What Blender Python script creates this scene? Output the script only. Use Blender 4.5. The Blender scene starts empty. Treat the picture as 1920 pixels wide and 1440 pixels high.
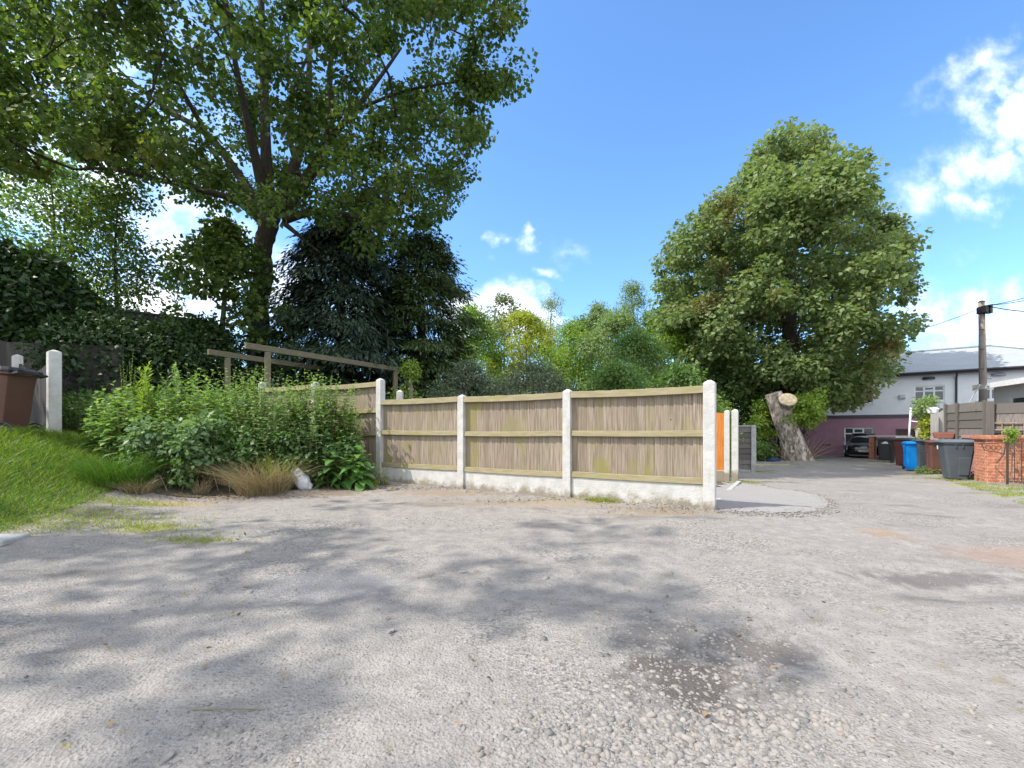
import bpy, bmesh, math, random
import numpy as np
from mathutils import Vector, noise as mnoise
random.seed(7)
SC = bpy.context.scene
COL = SC.collection
PI = math.pi
F = 850.0; CX = 960.0; HY = 805.0; CZ = 1.05      # focal length in photo pixels, centre column, horizon row, eye height

# ------------------------------------------------------------------ terrain
CP = np.array([
 (0,0,0),(-3,1,0),(4,1,0),(0,3,0),(4,3,0),(-3.4,4,.0),(8,4,-.06),(-4.9,4.4,.05),(-4.6,2.6,.03),(-5.6,6.7,.1),(-7.0,5.5,.5),
 (-7.7,7.3,.9),(-8.1,8,.86),(-9.5,6,.95),(-6.5,8,.5),(-5.5,9,.32),(-3.8,6.8,.04),(-2.2,7.6,.05),
 (2.49,5.71,.06),(.82,6.69,.06),(-.85,7.67,.04),(-2.52,8.65,.12),(-4.2,9.6,.22),(1,5,.02),(-1,6,.02),
 (-3,12,.3),(-7,13,.9),(-12,14,2.1),(-15,11,2.2),(0,12,0),(0,20,0),(-8,22,1.5),(-20,20,2.5),(-10.5,10,1.3),
 (4.1,7.1,0),(3.3,6.2,.03),(5,5,-.02),(5,8.6,-.08),(8,8,-.12),(11.5,11.7,-.29),(8,12,-.28),(4,11,-.1),(12,16,-.36),(12.2,19.5,-.26),(16,20,-.41),(17.5,22,-.42),(18.6,24,-.40),
 (20,28,-.55),(14,25,-.48),(26,22,-.6),(14,9,-.22),(18,10,-.22),(3,15,-.2),(8,20,-.45),(12,7,-.15),
 (0,60,0),(40,60,-.7),(-40,60,2),(60,20,-.5),(-40,10,2.5),(-40,-20,1),(40,-20,0),(0,-20,0),(20,40,-.7),(0,35,0),
 (-7,1.5,.2),(-10,3,.6)], float)
def _tps_fit(cp):
    n = len(cp); d = np.linalg.norm(cp[:,None,:2]-cp[None,:,:2], axis=2)
    K = np.where(d>0, d*d*np.log(d+1e-9), 0) + np.eye(n)*.4
    P = np.c_[np.ones(n), cp[:,:2]]
    A = np.block([[K,P],[P.T,np.zeros((3,3))]])
    return np.linalg.solve(A, np.r_[cp[:,2],0,0,0])
TW = _tps_fit(CP)
def gza(x, y):
    x = np.asarray(x,float); y = np.asarray(y,float)
    xc = np.clip(x,-40,60); yc = np.clip(y,-20,60)
    s = xc.shape; q = np.stack([xc.ravel(),yc.ravel()],1); out = np.empty(len(q))
    for i in range(0,len(q),20000):
        qq = q[i:i+20000]
        d = np.linalg.norm(qq[:,None,:]-CP[None,:,:2],axis=2)
        out[i:i+20000] = np.where(d>0,d*d*np.log(d+1e-9),0)@TW[:-3] + TW[-3] + qq@TW[-2:]
    return out.reshape(s)
def gz(x,y): return float(gza(np.array([x]),np.array([y]))[0])
def W(px,py,d): return Vector(((px-CX)/F*d, d, CZ-(py-HY)/F*d))
def G(px,d):
    x=(px-CX)/F*d; return Vector((x,d,gz(x,d)))
def hit(px,py):
    """ground point seen at a place of the photograph"""
    lo=.8
    for i in range(4000):
        d=lo+i*.02; p=W(px,py,d)
        if p.z<=gz(p.x,p.y): return p
    return p

# ------------------------------------------------------------------ object helpers
def tag(o,label=None,cat=None,group=None,kind=None):
    if label: o['label']=label
    if cat: o['category']=cat
    if group: o['group']=group
    if kind: o['kind']=kind
    return o
def thing(name,label,cat,loc=(0,0,0),rz=0,group=None):
    o=bpy.data.objects.new(name,None); COL.objects.link(o); o.empty_display_size=.2
    o.location=loc; o.rotation_euler=(0,0,rz)
    return tag(o,label,cat,group)
def mesh_obj(name,verts,faces,mat,parent=None,smooth=False,bevel=0,seg=1):
    me=bpy.data.meshes.new(name)
    if isinstance(verts,np.ndarray) and isinstance(faces,np.ndarray):
        nv,nf,k=len(verts),len(faces),faces.shape[1]
        me.vertices.add(nv); me.vertices.foreach_set('co',verts.astype(np.float32).ravel())
        me.loops.add(nf*k); me.loops.foreach_set('vertex_index',faces.astype(np.int32).ravel())
        me.polygons.add(nf); me.polygons.foreach_set('loop_start',np.arange(0,nf*k,k,dtype=np.int32))
        me.polygons.foreach_set('loop_total',np.full(nf,k,dtype=np.int32))
        me.update(calc_edges=True); me.validate()
    else:
        me.from_pydata([tuple(v) for v in verts],[],[tuple(f) for f in faces]); me.update()
    if bevel:
        bm=bmesh.new(); bm.from_mesh(me)
        es=[e for e in bm.edges if len(e.link_faces)==2 and e.calc_face_angle(0)>.5]
        bmesh.ops.bevel(bm,geom=es,offset=bevel,segments=seg,affect='EDGES',clamp_overlap=True)
        bm.to_mesh(me); bm.free()
    if smooth: me.polygons.foreach_set('use_smooth',[True]*len(me.polygons))
    me.materials.append(mat)
    o=bpy.data.objects.new(name,me); COL.objects.link(o)
    if parent: o.parent=parent
    return o
class MB:
    def __init__(s): s.v=[]; s.f=[]
    def add(s,vs,fs):
        n=len(s.v); s.v+= [tuple(v) for v in vs]; s.f+=[tuple(i+n for i in f) for f in fs]; return s
    def box(s,x0,x1,y0,y1,z0,z1):
        return s.add([(x0,y0,z0),(x1,y0,z0),(x1,y1,z0),(x0,y1,z0),(x0,y0,z1),(x1,y0,z1),(x1,y1,z1),(x0,y1,z1)],
          [(0,3,2,1),(4,5,6,7),(0,1,5,4),(1,2,6,5),(2,3,7,6),(3,0,4,7)])
    def hexa(s,b,t):      # bottom 4 and top 4 points, counter-clockwise
        return s.add(list(b)+list(t),[(0,3,2,1),(4,5,6,7),(0,1,5,4),(1,2,6,5),(2,3,7,6),(3,0,4,7)])
    def bar(s,a,b,w,h,up=(0,0,1)):
        a=Vector(a); b=Vector(b); t=(b-a).normalized(); u=Vector(up)
        if abs(t.dot(u))>.98: u=Vector((1,0,0))
        r=t.cross(u).normalized(); u=r.cross(t).normalized()
        q=[-r*w/2-u*h/2, r*w/2-u*h/2, r*w/2+u*h/2, -r*w/2+u*h/2]
        return s.add([a+k for k in q]+[b+k for k in q],[(0,1,2,3),(7,6,5,4),(0,4,5,1),(1,5,6,2),(2,6,7,3),(3,7,4,0)])
    def tube(s,pts,rad,n=8,cap=True):
        pts=[Vector(p) for p in pts]
        if not hasattr(rad,'__len__'): rad=[rad]*len(pts)
        base=len(s.v); u=None
        for i,p in enumerate(pts):
            t=(pts[min(i+1,len(pts)-1)]-pts[max(i-1,0)]).normalized()
            if u is None:
                u=t.cross(Vector((0,0,1)))
                if u.length<.05: u=t.cross(Vector((1,0,0)))
                u.normalize()
            else:
                u=(u-t*u.dot(t)).normalized()
            w=t.cross(u)
            for k in range(n):
                a=2*PI*k/n; s.v.append(tuple(p+(u*math.cos(a)+w*math.sin(a))*rad[i]))
        for i in range(len(pts)-1):
            for k in range(n):
                a=base+i*n+k; b=base+i*n+(k+1)%n
                s.f.append((a,b,b+n,a+n))
        if cap:
            s.f.append(tuple(base+k for k in reversed(range(n)))); e=base+(len(pts)-1)*n
            s.f.append(tuple(e+k for k in range(n)))
        return s
    def prism(s,poly,axis,a,b):      # polygon of 2-D points pulled along an axis
        def P(q,t):
            return {'x':(t,q[0],q[1]),'y':(q[0],t,q[1]),'z':(q[0],q[1],t)}[axis]
        n=len(poly); return s.add([P(q,a) for q in poly]+[P(q,b) for q in poly],
          [tuple(range(n)),tuple(reversed(range(n,2*n)))]+[(i,i+n,(i+1)%n+n,(i+1)%n) for i in range(n)])
    def torus(s,c,R,r,axis='x',n=20,m=6,a0=0,a1=2*PI):
        b=len(s.v); full=abs(a1-a0-2*PI)<1e-6; cnt=n if full else n+1
        for i in range(cnt):
            a=a0+(a1-a0)*i/n
            for j in range(m):
                q=2*PI*j/m; rr=R+r*math.cos(q); h=r*math.sin(q)
                u,v=rr*math.cos(a),rr*math.sin(a)
                p={'x':(h,u,v),'y':(u,h,v),'z':(u,v,h)}[axis]
                s.v.append((c[0]+p[0],c[1]+p[1],c[2]+p[2]))
        for i in range(n):
            i2=(i+1)%cnt
            for j in range(m):
                j2=(j+1)%m; s.f.append((b+i*m+j,b+i2*m+j,b+i2*m+j2,b+i*m+j2))
        return s
    def build(s,name,mat,parent=None,bevel=0,smooth=False,seg=1,fix=True):
        o=mesh_obj(name,s.v,s.f,mat,parent,smooth,bevel,seg)
        if fix:
            bm=bmesh.new(); bm.from_mesh(o.data); bmesh.ops.recalc_face_normals(bm,faces=bm.faces); bm.to_mesh(o.data); bm.free()
        return o
def copy_tree(o,parent=None):
    c=o.copy(); COL.objects.link(c)
    if parent: c.parent=parent
    for ch in list(o.children): copy_tree(ch,c)
    return c

# ------------------------------------------------------------------ materials
def nodes(name):
    m=bpy.data.materials.new(name); m.use_nodes=True; nt=m.node_tree
    return m,nt,nt.nodes,nt.links,nt.nodes['Principled BSDF']
def rgb(c): return (c[0],c[1],c[2],1)
def ramp(N,stops):
    r=N.new('ShaderNodeValToRGB'); e=r.color_ramp.elements
    while len(e)<len(stops): e.new(.5)
    for i,(p,c) in enumerate(stops): e[i].position=p; e[i].color=rgb(c) if hasattr(c,'__len__') else (c,c,c,1)
    return r
def mixc(N,L,fac,a,b,mode='MIX'):
    m=N.new('ShaderNodeMix'); m.data_type='RGBA'; m.blend_type=mode
    for sock,val in ((m.inputs[0],fac),(m.inputs[6],a),(m.inputs[7],b)):
        if hasattr(val,'is_linked') or hasattr(val,'links'): L.new(val,sock)
        elif hasattr(val,'__len__'): sock.default_value=rgb(val)
        else: sock.default_value=val
    return m.outputs[2]
def nz(N,L,vec,scale,detail=4,rough=.55):
    n=N.new('ShaderNodeTexNoise'); n.inputs['Scale'].default_value=scale; n.inputs['Detail'].default_value=detail
    n.inputs['Roughness'].default_value=rough
    if vec is not None: L.new(vec,n.inputs['Vector'])
    return n.outputs['Fac']
def objco(N): return N.new('ShaderNodeTexCoord').outputs['Object']
def mapped(N,L,vec,sc):
    m=N.new('ShaderNodeMapping'); m.inputs['Scale'].default_value=sc; L.new(vec,m.inputs['Vector']); return m.outputs['Vector']
def bump(N,L,B,h,strength=.3,dist=.02):
    b=N.new('ShaderNodeBump'); b.inputs['Strength'].default_value=strength; b.inputs['Distance'].default_value=dist
    L.new(h,b.inputs['Height']); L.new(b.outputs['Normal'],B.inputs['Normal'])
def surf(name,c1,c2,scale=6,rough=.7,bmp=.25,bscale=40,c3=None,s3=2,t3=(.55,.7),stretch=(1,1,1),metal=0,spec=.4,bdist=.01):
    m,nt,N,L,B=nodes(name); co=mapped(N,L,objco(N),stretch)
    col=mixc(N,L,ramp_out(N,L,nz(N,L,co,scale,5),.3,.7),c1,c2)
    if c3: col=mixc(N,L,ramp_out(N,L,nz(N,L,co,s3,6,.65),*t3),col,c3)
    L.new(col,B.inputs['Base Color']); B.inputs['Roughness'].default_value=rough; B.inputs['Metallic'].default_value=metal
    B.inputs['Specular IOR Level'].default_value=spec
    if bmp: bump(N,L,B,nz(N,L,co,bscale,4),bmp,bdist)
    return m
def ramp_out(N,L,src,a,b):
    r=N.new('ShaderNodeMapRange'); r.inputs['From Min'].default_value=a; r.inputs['From Max'].default_value=b
    r.interpolation_type='SMOOTHSTEP'; L.new(src,r.inputs['Value']); return r.outputs['Result']
def leafmat(name,cols,trans=.4,rough=.5,tint=(1.25,1.35,.55),patch=None,pscale=.35,pt=(.58,.66)):
    m,nt,N,L,B=nodes(name)
    g=N.new('ShaderNodeNewGeometry')
    r=ramp(N,[(i/(len(cols)-1),c) for i,c in enumerate(cols)]); L.new(g.outputs['Random Per Island'],r.inputs['Fac'])
    col=r.outputs['Color']
    if patch: col=mixc(N,L,ramp_out(N,L,nz(N,L,objco(N),pscale,3),*pt),col,patch)
    L.new(col,B.inputs['Base Color']); B.inputs['Roughness'].default_value=rough; B.inputs['Specular IOR Level'].default_value=.35
    t=N.new('ShaderNodeBsdfTranslucent'); L.new(mixc(N,L,1.0,col,tint,'MULTIPLY'),t.inputs['Color'])
    mx=N.new('ShaderNodeMixShader'); mx.inputs[0].default_value=trans
    L.new(B.outputs[0],mx.inputs[1]); L.new(t.outputs[0],mx.inputs[2]); L.new(mx.outputs[0],N['Material Output'].inputs['Surface'])
    return m
def plain(name,c,rough=.5,metal=0,spec=.5,coat=0):
    return surf(name,c,tuple(x*.85 for x in c),9,rough,0,metal=metal,spec=spec)

M={}
M['concrete']=surf('whitened_concrete',(.52,.505,.475),(.43,.415,.385),7,.85,.4,55,c3=(.34,.31,.23),s3=3.2,t3=(.54,.8),bdist=.02)
nt=M['concrete'].node_tree; N=nt.nodes; L=nt.links; B=N['Principled BSDF']; src=B.inputs['Base Color'].links[0].from_socket
co=objco(N); sz=N.new('ShaderNodeSeparateXYZ'); L.new(co,sz.inputs[0]); ad=N.new('ShaderNodeMath'); ad.operation='MULTIPLY_ADD'; L.new(nz(N,L,co,7,5,.7),ad.inputs[0]); ad.inputs[1].default_value=-.42; L.new(sz.outputs['Z'],ad.inputs[2])
c=mixc(N,L,ramp_out(N,L,ad.outputs[0],-.02,-.16),src,(.24,.205,.15))            # soil splashed up from the ground
c=mixc(N,L,ramp_out(N,L,nz(N,L,mapped(N,L,co,(9,9,.7)),2.2,4,.6),.62,.74),c,(.33,.32,.19)); L.new(c,B.inputs['Base Color'])
M['concrete_grey']=surf('grey_concrete',(.42,.42,.40),(.33,.33,.31),7,.9,.4,50,c3=(.22,.23,.17),s3=3)
M['asphalt']=surf('pale_asphalt',(.285,.265,.25),(.24,.225,.212),60,.9,.4,220,c3=(.18,.17,.165),s3=1.2)
M['rail']=surf('mossy_rail_timber',(.31,.265,.16),(.24,.20,.115),5,.8,.3,60,c3=(.235,.215,.075),s3=2.2,t3=(.45,.75),stretch=(1,6,6))
M['pergola']=surf('grey_pergola_timber',(.17,.145,.095),(.12,.105,.07),5,.85,.3,50,c3=(.13,.13,.045),s3=2,t3=(.45,.7),stretch=(3,3,3))
def boardmat(name,cols,alg=(.25,.25,.08),algt=(.56,.76)):
    m,nt,N,L,B=nodes(name); co=objco(N); g=N.new('ShaderNodeNewGeometry')
    r=ramp(N,[(i/(len(cols)-1),c) for i,c in enumerate(cols)]); L.new(g.outputs['Random Per Island'],r.inputs['Fac'])
    grain=nz(N,L,mapped(N,L,co,(1,1,.045)),55,5,.6)
    c=mixc(N,L,ramp_out(N,L,grain,.35,.7),r.outputs['Color'],tuple(x*.80 for x in cols[0]))
    v=N.new('ShaderNodeTexVoronoi'); v.inputs['Scale'].default_value=3.2; L.new(mapped(N,L,co,(1.6,1,.75)),v.inputs['Vector'])
    k=N.new('ShaderNodeMapRange'); k.inputs['From Min'].default_value=.055; k.inputs['From Max'].default_value=.03; L.new(v.outputs['Distance'],k.inputs['Value'])
    c=mixc(N,L,k.outputs['Result'],c,tuple(x*.28 for x in cols[0]))
    c=mixc(N,L,ramp_out(N,L,nz(N,L,mapped(N,L,co,(1,1,.5)),2.3,5,.6),*algt),c,alg)
    L.new(c,B.inputs['Base Color']); B.inputs['Roughness'].default_value=.85; B.inputs['Specular IOR Level'].default_value=.25
    bump(N,L,B,grain,.35,.006); return m
M['boards']=boardmat('weathered_boards',[(.22,.165,.12),(.34,.275,.21),(.25,.205,.145),(.39,.32,.25),(.28,.245,.145),(.33,.28,.22)],alg=(.235,.21,.075),algt=(.52,.70))
M['boards_orange']=boardmat('orange_stained_boards',[(.50,.17,.03),(.62,.24,.05),(.44,.14,.03)],alg=(.36,.12,.03))
M['boards_dark']=boardmat('dark_weathered_boards',[(.15,.13,.115),(.22,.20,.18),(.11,.10,.09)],alg=(.08,.075,.065))
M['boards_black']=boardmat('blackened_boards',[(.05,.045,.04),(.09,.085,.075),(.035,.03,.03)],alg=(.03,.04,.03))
M['boards_grey']=boardmat('silvered_boards',[(.30,.28,.26),(.38,.36,.33),(.26,.24,.22)],alg=(.2,.19,.17))
M['bark']=surf('ridged_bark',(.075,.058,.042),(.035,.028,.02),9,.95,1.0,16,c3=(.055,.065,.03),s3=1.5,t3=(.5,.72),stretch=(2.2,2.2,.55),bdist=.06)
M['bark_pale']=surf('pale_bark',(.20,.17,.13),(.11,.09,.07),9,.95,.6,20,stretch=(2,2,.6),bdist=.03)
M['stump']=surf('flaking_stump_bark',(.42,.36,.29),(.13,.10,.08),5.5,.95,1,14,c3=(.60,.52,.45),s3=2.2,t3=(.5,.58),stretch=(1.6,1.6,.8),bdist=.06)
M['cutwood']=surf('sawn_wood',(.62,.50,.34),(.42,.31,.18),9,.85,.5,30,c3=(.30,.22,.14),s3=4,t3=(.55,.72))
M['leaf_syc']=leafmat('sycamore_leaves',[(.045,.085,.02),(.07,.12,.028),(.105,.16,.037),(.16,.21,.05)],.48,patch=(.17,.19,.045),pscale=.3)
M['leaf_maple']=leafmat('maple_leaves',[(.12,.185,.06),(.16,.225,.078),(.20,.26,.098),(.26,.30,.135)],.42,tint=(1.2,1.25,.7),patch=(.19,.155,.06),pscale=.33,pt=(.60,.70))
M['leaf_lime']=leafmat('bright_leaves',[(.17,.27,.045),(.21,.32,.055),(.27,.37,.07)],.45)
M['leaf_yellow']=leafmat('yellow_green_leaves',[(.27,.31,.04),(.33,.36,.05),(.38,.40,.06)],.45)
M['leaf_mid']=leafmat('mid_green_leaves',[(.10,.18,.05),(.135,.225,.06),(.17,.26,.075)],.42)
M['leaf_pale']=leafmat('pale_grey_green_leaves',[(.17,.25,.10),(.21,.29,.12),(.26,.33,.15)],.42)
M['leaf_olive']=leafmat('olive_leaves',[(.12,.15,.05),(.15,.18,.06),(.18,.20,.07)],.35)
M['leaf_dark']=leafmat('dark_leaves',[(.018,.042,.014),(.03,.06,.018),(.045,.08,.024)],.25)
M['leaf_grey']=leafmat('grey_green_leaves',[(.10,.135,.085),(.135,.17,.11),(.17,.20,.135)],.3)
M['conifer']=leafmat('conifer_sprays',[(.014,.03,.02),(.026,.048,.03),(.046,.075,.044),(.07,.10,.058)],.18,tint=(1,1.1,.7))
M['conifer_green']=leafmat('yew_sprays',[(.035,.06,.02),(.05,.085,.025),(.08,.12,.035),(.10,.14,.05)],.25)
M['weed']=leafmat('weed_leaves',[(.11,.20,.055),(.16,.27,.075),(.21,.33,.10),(.28,.38,.16)],.42)
M['weed_blue']=leafmat('blue_green_weed_leaves',[(.13,.21,.09),(.17,.26,.12),(.23,.33,.17)],.36)
M['weed_lime']=leafmat('lime_weed_leaves',[(.17,.26,.04),(.22,.32,.05),(.28,.36,.07)],.42)
M['weed_broad']=leafmat('broad_weed_leaves',[(.09,.20,.05),(.12,.25,.06),(.17,.30,.09)],.42)
M['bramble']=leafmat('bramble_leaves',[(.07,.135,.04),(.10,.18,.055),(.15,.235,.09)],.35)
M['grass']=leafmat('lush_grass',[(.07,.15,.015),(.10,.20,.02),(.14,.25,.028),(.20,.29,.045),(.28,.28,.09)],.4,patch=(.20,.27,.04),pscale=.9,pt=(.5,.7))
M['grass_dark']=leafmat('dark_grass',[(.05,.12,.015),(.075,.16,.02),(.11,.20,.035)],.35)
M['grass_yellow']=leafmat('yellowing_grass',[(.24,.27,.06),(.30,.32,.08),(.20,.27,.05),(.34,.31,.12)],.4)
M['straw']=leafmat('straw',[(.34,.26,.16),(.44,.36,.22),(.24,.17,.10),(.24,.24,.10),(.15,.10,.06)],.25,tint=(1,.95,.7))
M['stem']=surf('green_stem',(.14,.18,.05),(.16,.12,.06),8,.7,0)
M['drystem']=surf('dry_stem',(.30,.22,.13),(.20,.14,.08),8,.8,0)
M['stone']=leafmat('loose_pebbles',[(.13,.123,.116),(.21,.195,.178),(.27,.247,.22),(.19,.163,.14),(.30,.277,.25),(.15,.143,.137)],0,.85)
M['bigstone']=surf('pale_stone',(.30,.272,.242),(.20,.178,.157),14,.9,.5,60)
M['plastic_bag']=surf('white_plastic_sack',(.62,.63,.66),(.48,.49,.53),5,.35,.3,25,spec=.6)
M['steel']=surf('galvanised_steel',(.45,.46,.47),(.36,.37,.38),12,.45,.1,60,metal=.7)
M['iron']=surf('rusty_black_iron',(.05,.045,.042),(.09,.06,.045),14,.6,.3,60,metal=.5)
M['black_plastic']=surf('black_plastic',(.022,.022,.024),(.03,.03,.032),20,.45,.1,120)
def brickmat(name,c1,c2,mortar):
    m,nt,N,L,B=nodes(name); co=objco(N); s=N.new('ShaderNodeSeparateXYZ'); L.new(co,s.inputs[0])
    a=N.new('ShaderNodeMath'); a.operation='ADD'; L.new(s.outputs['X'],a.inputs[0]); L.new(s.outputs['Y'],a.inputs[1])
    cb=N.new('ShaderNodeCombineXYZ'); L.new(a.outputs[0],cb.inputs['X']); L.new(s.outputs['Z'],cb.inputs['Y'])
    b=N.new('ShaderNodeTexBrick'); L.new(cb.outputs[0],b.inputs['Vector'])
    for k,v in (('Scale',1),('Brick Width',.225),('Row Height',.075),('Mortar Size',.006),('Mortar Smooth',.2)): b.inputs[k].default_value=v
    b.inputs['Color1'].default_value=rgb(c1); b.inputs['Color2'].default_value=rgb(c2); b.inputs['Mortar'].default_value=rgb(mortar)
    c=mixc(N,L,ramp_out(N,L,nz(N,L,co,14,5),.4,.75),b.outputs['Color'],tuple(x*.7 for x in c1))
    L.new(c,B.inputs['Base Color']); B.inputs['Roughness'].default_value=.9
    bump(N,L,B,b.outputs['Fac'],-.5,.01); return m
M['brick']=brickmat('red_brick',(.40,.13,.07),(.50,.19,.10),(.50,.38,.29))
M['brick_pink']=brickmat('pinkish_brick',(.44,.21,.19),(.50,.26,.23),(.36,.27,.25))
M['render_white']=surf('pale_blue_grey_render',(.78,.79,.80),(.72,.735,.75),1.5,.9,.25,90,c3=(.66,.675,.70),s3=.6,t3=(.5,.8))
M['render_pink']=surf('mauve_painted_render',(.42,.225,.275),(.37,.195,.245),1.8,.85,.25,90,c3=(.33,.19,.23),s3=.7)
M['band']=plain('dark_band_paint',(.09,.07,.10),.6)
M['upvc']=plain('white_upvc',(.78,.79,.80),.35)
M['glass']=plain('window_glass',(.035,.04,.045),.06,spec=.8)
M['gutter']=plain('black_gutter_plastic',(.02,.018,.022),.4)
m,nt,N,L,B=nodes('slate_roof'); co=objco(N)
b=N.new('ShaderNodeTexBrick'); L.new(mapped(N,L,co,(1,1,1)),b.inputs['Vector'])
for k,v in (('Scale',1),('Brick Width',.32),('Row Height',.26),('Mortar Size',.010)): b.inputs[k].default_value=v
b.inputs['Color1'].default_value=(.255,.275,.29,1); b.inputs['Color2'].default_value=(.31,.33,.345,1); b.inputs['Mortar'].default_value=(.20,.22,.24,1)
L.new(mixc(N,L,nz(N,L,co,1.2,4),b.outputs['Color'],(.33,.35,.365)),B.inputs['Base Color']); B.inputs['Roughness'].default_value=.85; B.inputs['Specular IOR Level'].default_value=.15
bump(N,L,B,b.outputs['Fac'],-.4,.02); M['slate']=m
def binmat(name,c): return surf(name,c,tuple(x*.82 for x in c),3,.5,.08,150,spec=.4)
M['bin_slate']=binmat('slate_grey_bin_plastic',(.075,.09,.105)); M['bin_lid']=binmat('grey_bin_lid_plastic',(.11,.135,.155))
M['bin_brown']=binmat('brown_bin_plastic',(.13,.06,.045)); M['bin_blue']=binmat('blue_bin_plastic',(.0,.25,.72))
M['bin_char']=binmat('charcoal_bin_plastic',(.05,.05,.05)); M['bin_maroon']=binmat('maroon_bin_plastic',(.14,.045,.04))
M['sticker']=plain('white_sticker',(.75,.76,.78),.5)
M['car']=plain('black_car_paint',(.010,.011,.016),.12,spec=.7); M['carglass']=plain('car_glass',(.02,.025,.03),.04,spec=.9)
M['chrome']=plain('chrome',(.6,.6,.62),.15,metal=1); M['plate']=plain('number_plate',(.7,.7,.72),.5); M['lamp']=plain('headlamp_lens',(.35,.37,.40),.1)
M['rubber']=plain('black_rubber',(.015,.015,.016),.8)
M['polewood']=surf('creosoted_pole',(.25,.21,.18),(.17,.14,.12),8,.85,.4,40,stretch=(2,2,.3))
M['white_paint']=plain('white_paint',(.72,.72,.72),.5); M['yellow']=plain('cream_yellow_box',(.62,.46,.16),.6)
M['blue_tarp']=plain('blue_tarpaulin',(.012,.03,.075),.5)

# ground material
m,nt,N,L,B=nodes('gravel_yard'); co=objco(N)
fine=nz(N,L,co,90,3,.7); med=nz(N,L,co,9,6,.65); big=nz(N,L,co,.75,5,.6); big2=nz(N,L,mapped(N,L,co,(.45,1,1)),1.1,5,.62)
v=N.new('ShaderNodeTexVoronoi'); v.inputs['Scale'].default_value=72; L.new(co,v.inputs['Vector'])
v2=N.new('ShaderNodeTexVoronoi'); v2.inputs['Scale'].default_value=22; L.new(co,v2.inputs['Vector'])
peb=ramp(N,[(0,(.12,.112,.104)),(.3,(.215,.2,.182)),(.7,(.28,.257,.232)),(1,(.345,.318,.288))]); 
sp=N.new('ShaderNodeSeparateColor'); L.new(v.outputs['Color'],sp.inputs[0]); L.new(sp.outputs[0],peb.inputs['Fac'])
dust=mixc(N,L,ramp_out(N,L,med,.3,.7),(.305,.280,.254),(.225,.206,.188))
c=mixc(N,L,ramp_out(N,L,big,.44,.62),dust,peb.outputs['Color'])
c=mixc(N,L,ramp_out(N,L,big2,.54,.72),c,(.135,.127,.12))
c=mixc(N,L,ramp_out(N,L,fine,.60,.76),c,(.33,.302,.272)); c=mixc(N,L,ramp_out(N,L,nz(N,L,co,70,4,.7),.57,.66),c,(.11,.10,.092))
def stain(c,p,r,col,edge=(.15,.75),amt=1.0,rot=0):
    mp=N.new('ShaderNodeMapping'); mp.vector_type='TEXTURE'; mp.inputs['Location'].default_value=(p[0],p[1],0)
    mp.inputs['Scale'].default_value=(r[0],r[1],50); mp.inputs['Rotation'].default_value=(0,0,rot); L.new(co,mp.inputs['Vector'])
    g=N.new('ShaderNodeTexGradient'); g.gradient_type='SPHERICAL'; L.new(mp.outputs[0],g.inputs['Vector'])
    a=N.new('ShaderNodeMath'); a.operation='MULTIPLY_ADD'; L.new(med,a.inputs[0]); a.inputs[1].default_value=1.5; a.inputs[2].default_value=-.78
    b_=N.new('ShaderNodeMath'); b_.operation='ADD'; L.new(a.outputs[0],b_.inputs[0]); L.new(g.outputs['Fac'],b_.inputs[1])
    f=N.new('ShaderNodeMath'); f.operation='MULTIPLY'; L.new(ramp_out(N,L,b_.outputs[0],*edge),f.inputs[0]); f.inputs[1].default_value=amt
    return mixc(N,L,f.outputs[0],c,col)
STAINS=[((1290,1270),(.5,.55),(.095,.082,.074),.95),((1420,1210),(.4,.35),(.12,.106,.097),.85),((1240,1190),(.5,.3),(.12,.11,.105),.6),
 ((1890,1040),(.8,.55),(.27,.18,.135),.6),((1760,1080),(.9,.25),(.13,.115,.11),.8),((1660,1000),(.35,.4),(.28,.20,.14),.7),
 ((620,1090),(.9,.5),(.17,.17,.18),.75),((420,990),(1.2,.35),(.16,.155,.15),.7),((150,960),(1.4,.6),(.13,.12,.10),.85),
 ((280,992),(.5,.35),(.21,.20,.045),.8),((370,1015),(.45,.25),(.22,.20,.06),.6),((330,945),(.9,.4),(.33,.24,.14),.85),((620,925),(1.1,.35),(.20,.15,.11),.85),
 ((1000,945),(2.6,.45),(.27,.22,.155),.75),((1130,940),(.35,.18),(.24,.25,.04),.9),((1250,962),(1.2,.3),(.24,.19,.13),.7),((850,925),(1.6,.4),(.25,.19,.13),.7),

 ((1830,912),(1.2,.5),(.26,.25,.10),.8),((1900,930),(.9,.6),(.25,.25,.09),.8)]
for (q,r,col,amt) in STAINS:
    p=hit(*q); c=stain(c,p,r,col,amt=amt)
L.new(c,B.inputs['Base Color']); B.inputs['Roughness'].default_value=.95; B.inputs['Specular IOR Level'].default_value=.15
ad=N.new('ShaderNodeMath'); ad.operation='ADD'; L.new(v.outputs['Distance'],ad.inputs[0]); L.new(fine,ad.inputs[1])
ad2=N.new('ShaderNodeMath'); ad2.operation='MULTIPLY_ADD'; L.new(v2.outputs['Distance'],ad2.inputs[0]); ad2.inputs[1].default_value=-.5; L.new(ad.outputs[0],ad2.inputs[2])
bump(N,L,B,ad2.outputs[0],.6,.012)
# soil beneath vegetation, away from the yard: left bank and woodland floor
M['ground']=m
M['soil']=surf('leaf_litter_soil',(.10,.08,.055),(.06,.05,.035),6,.95,.6,40,c3=(.05,.07,.025),s3=1.2)

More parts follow.
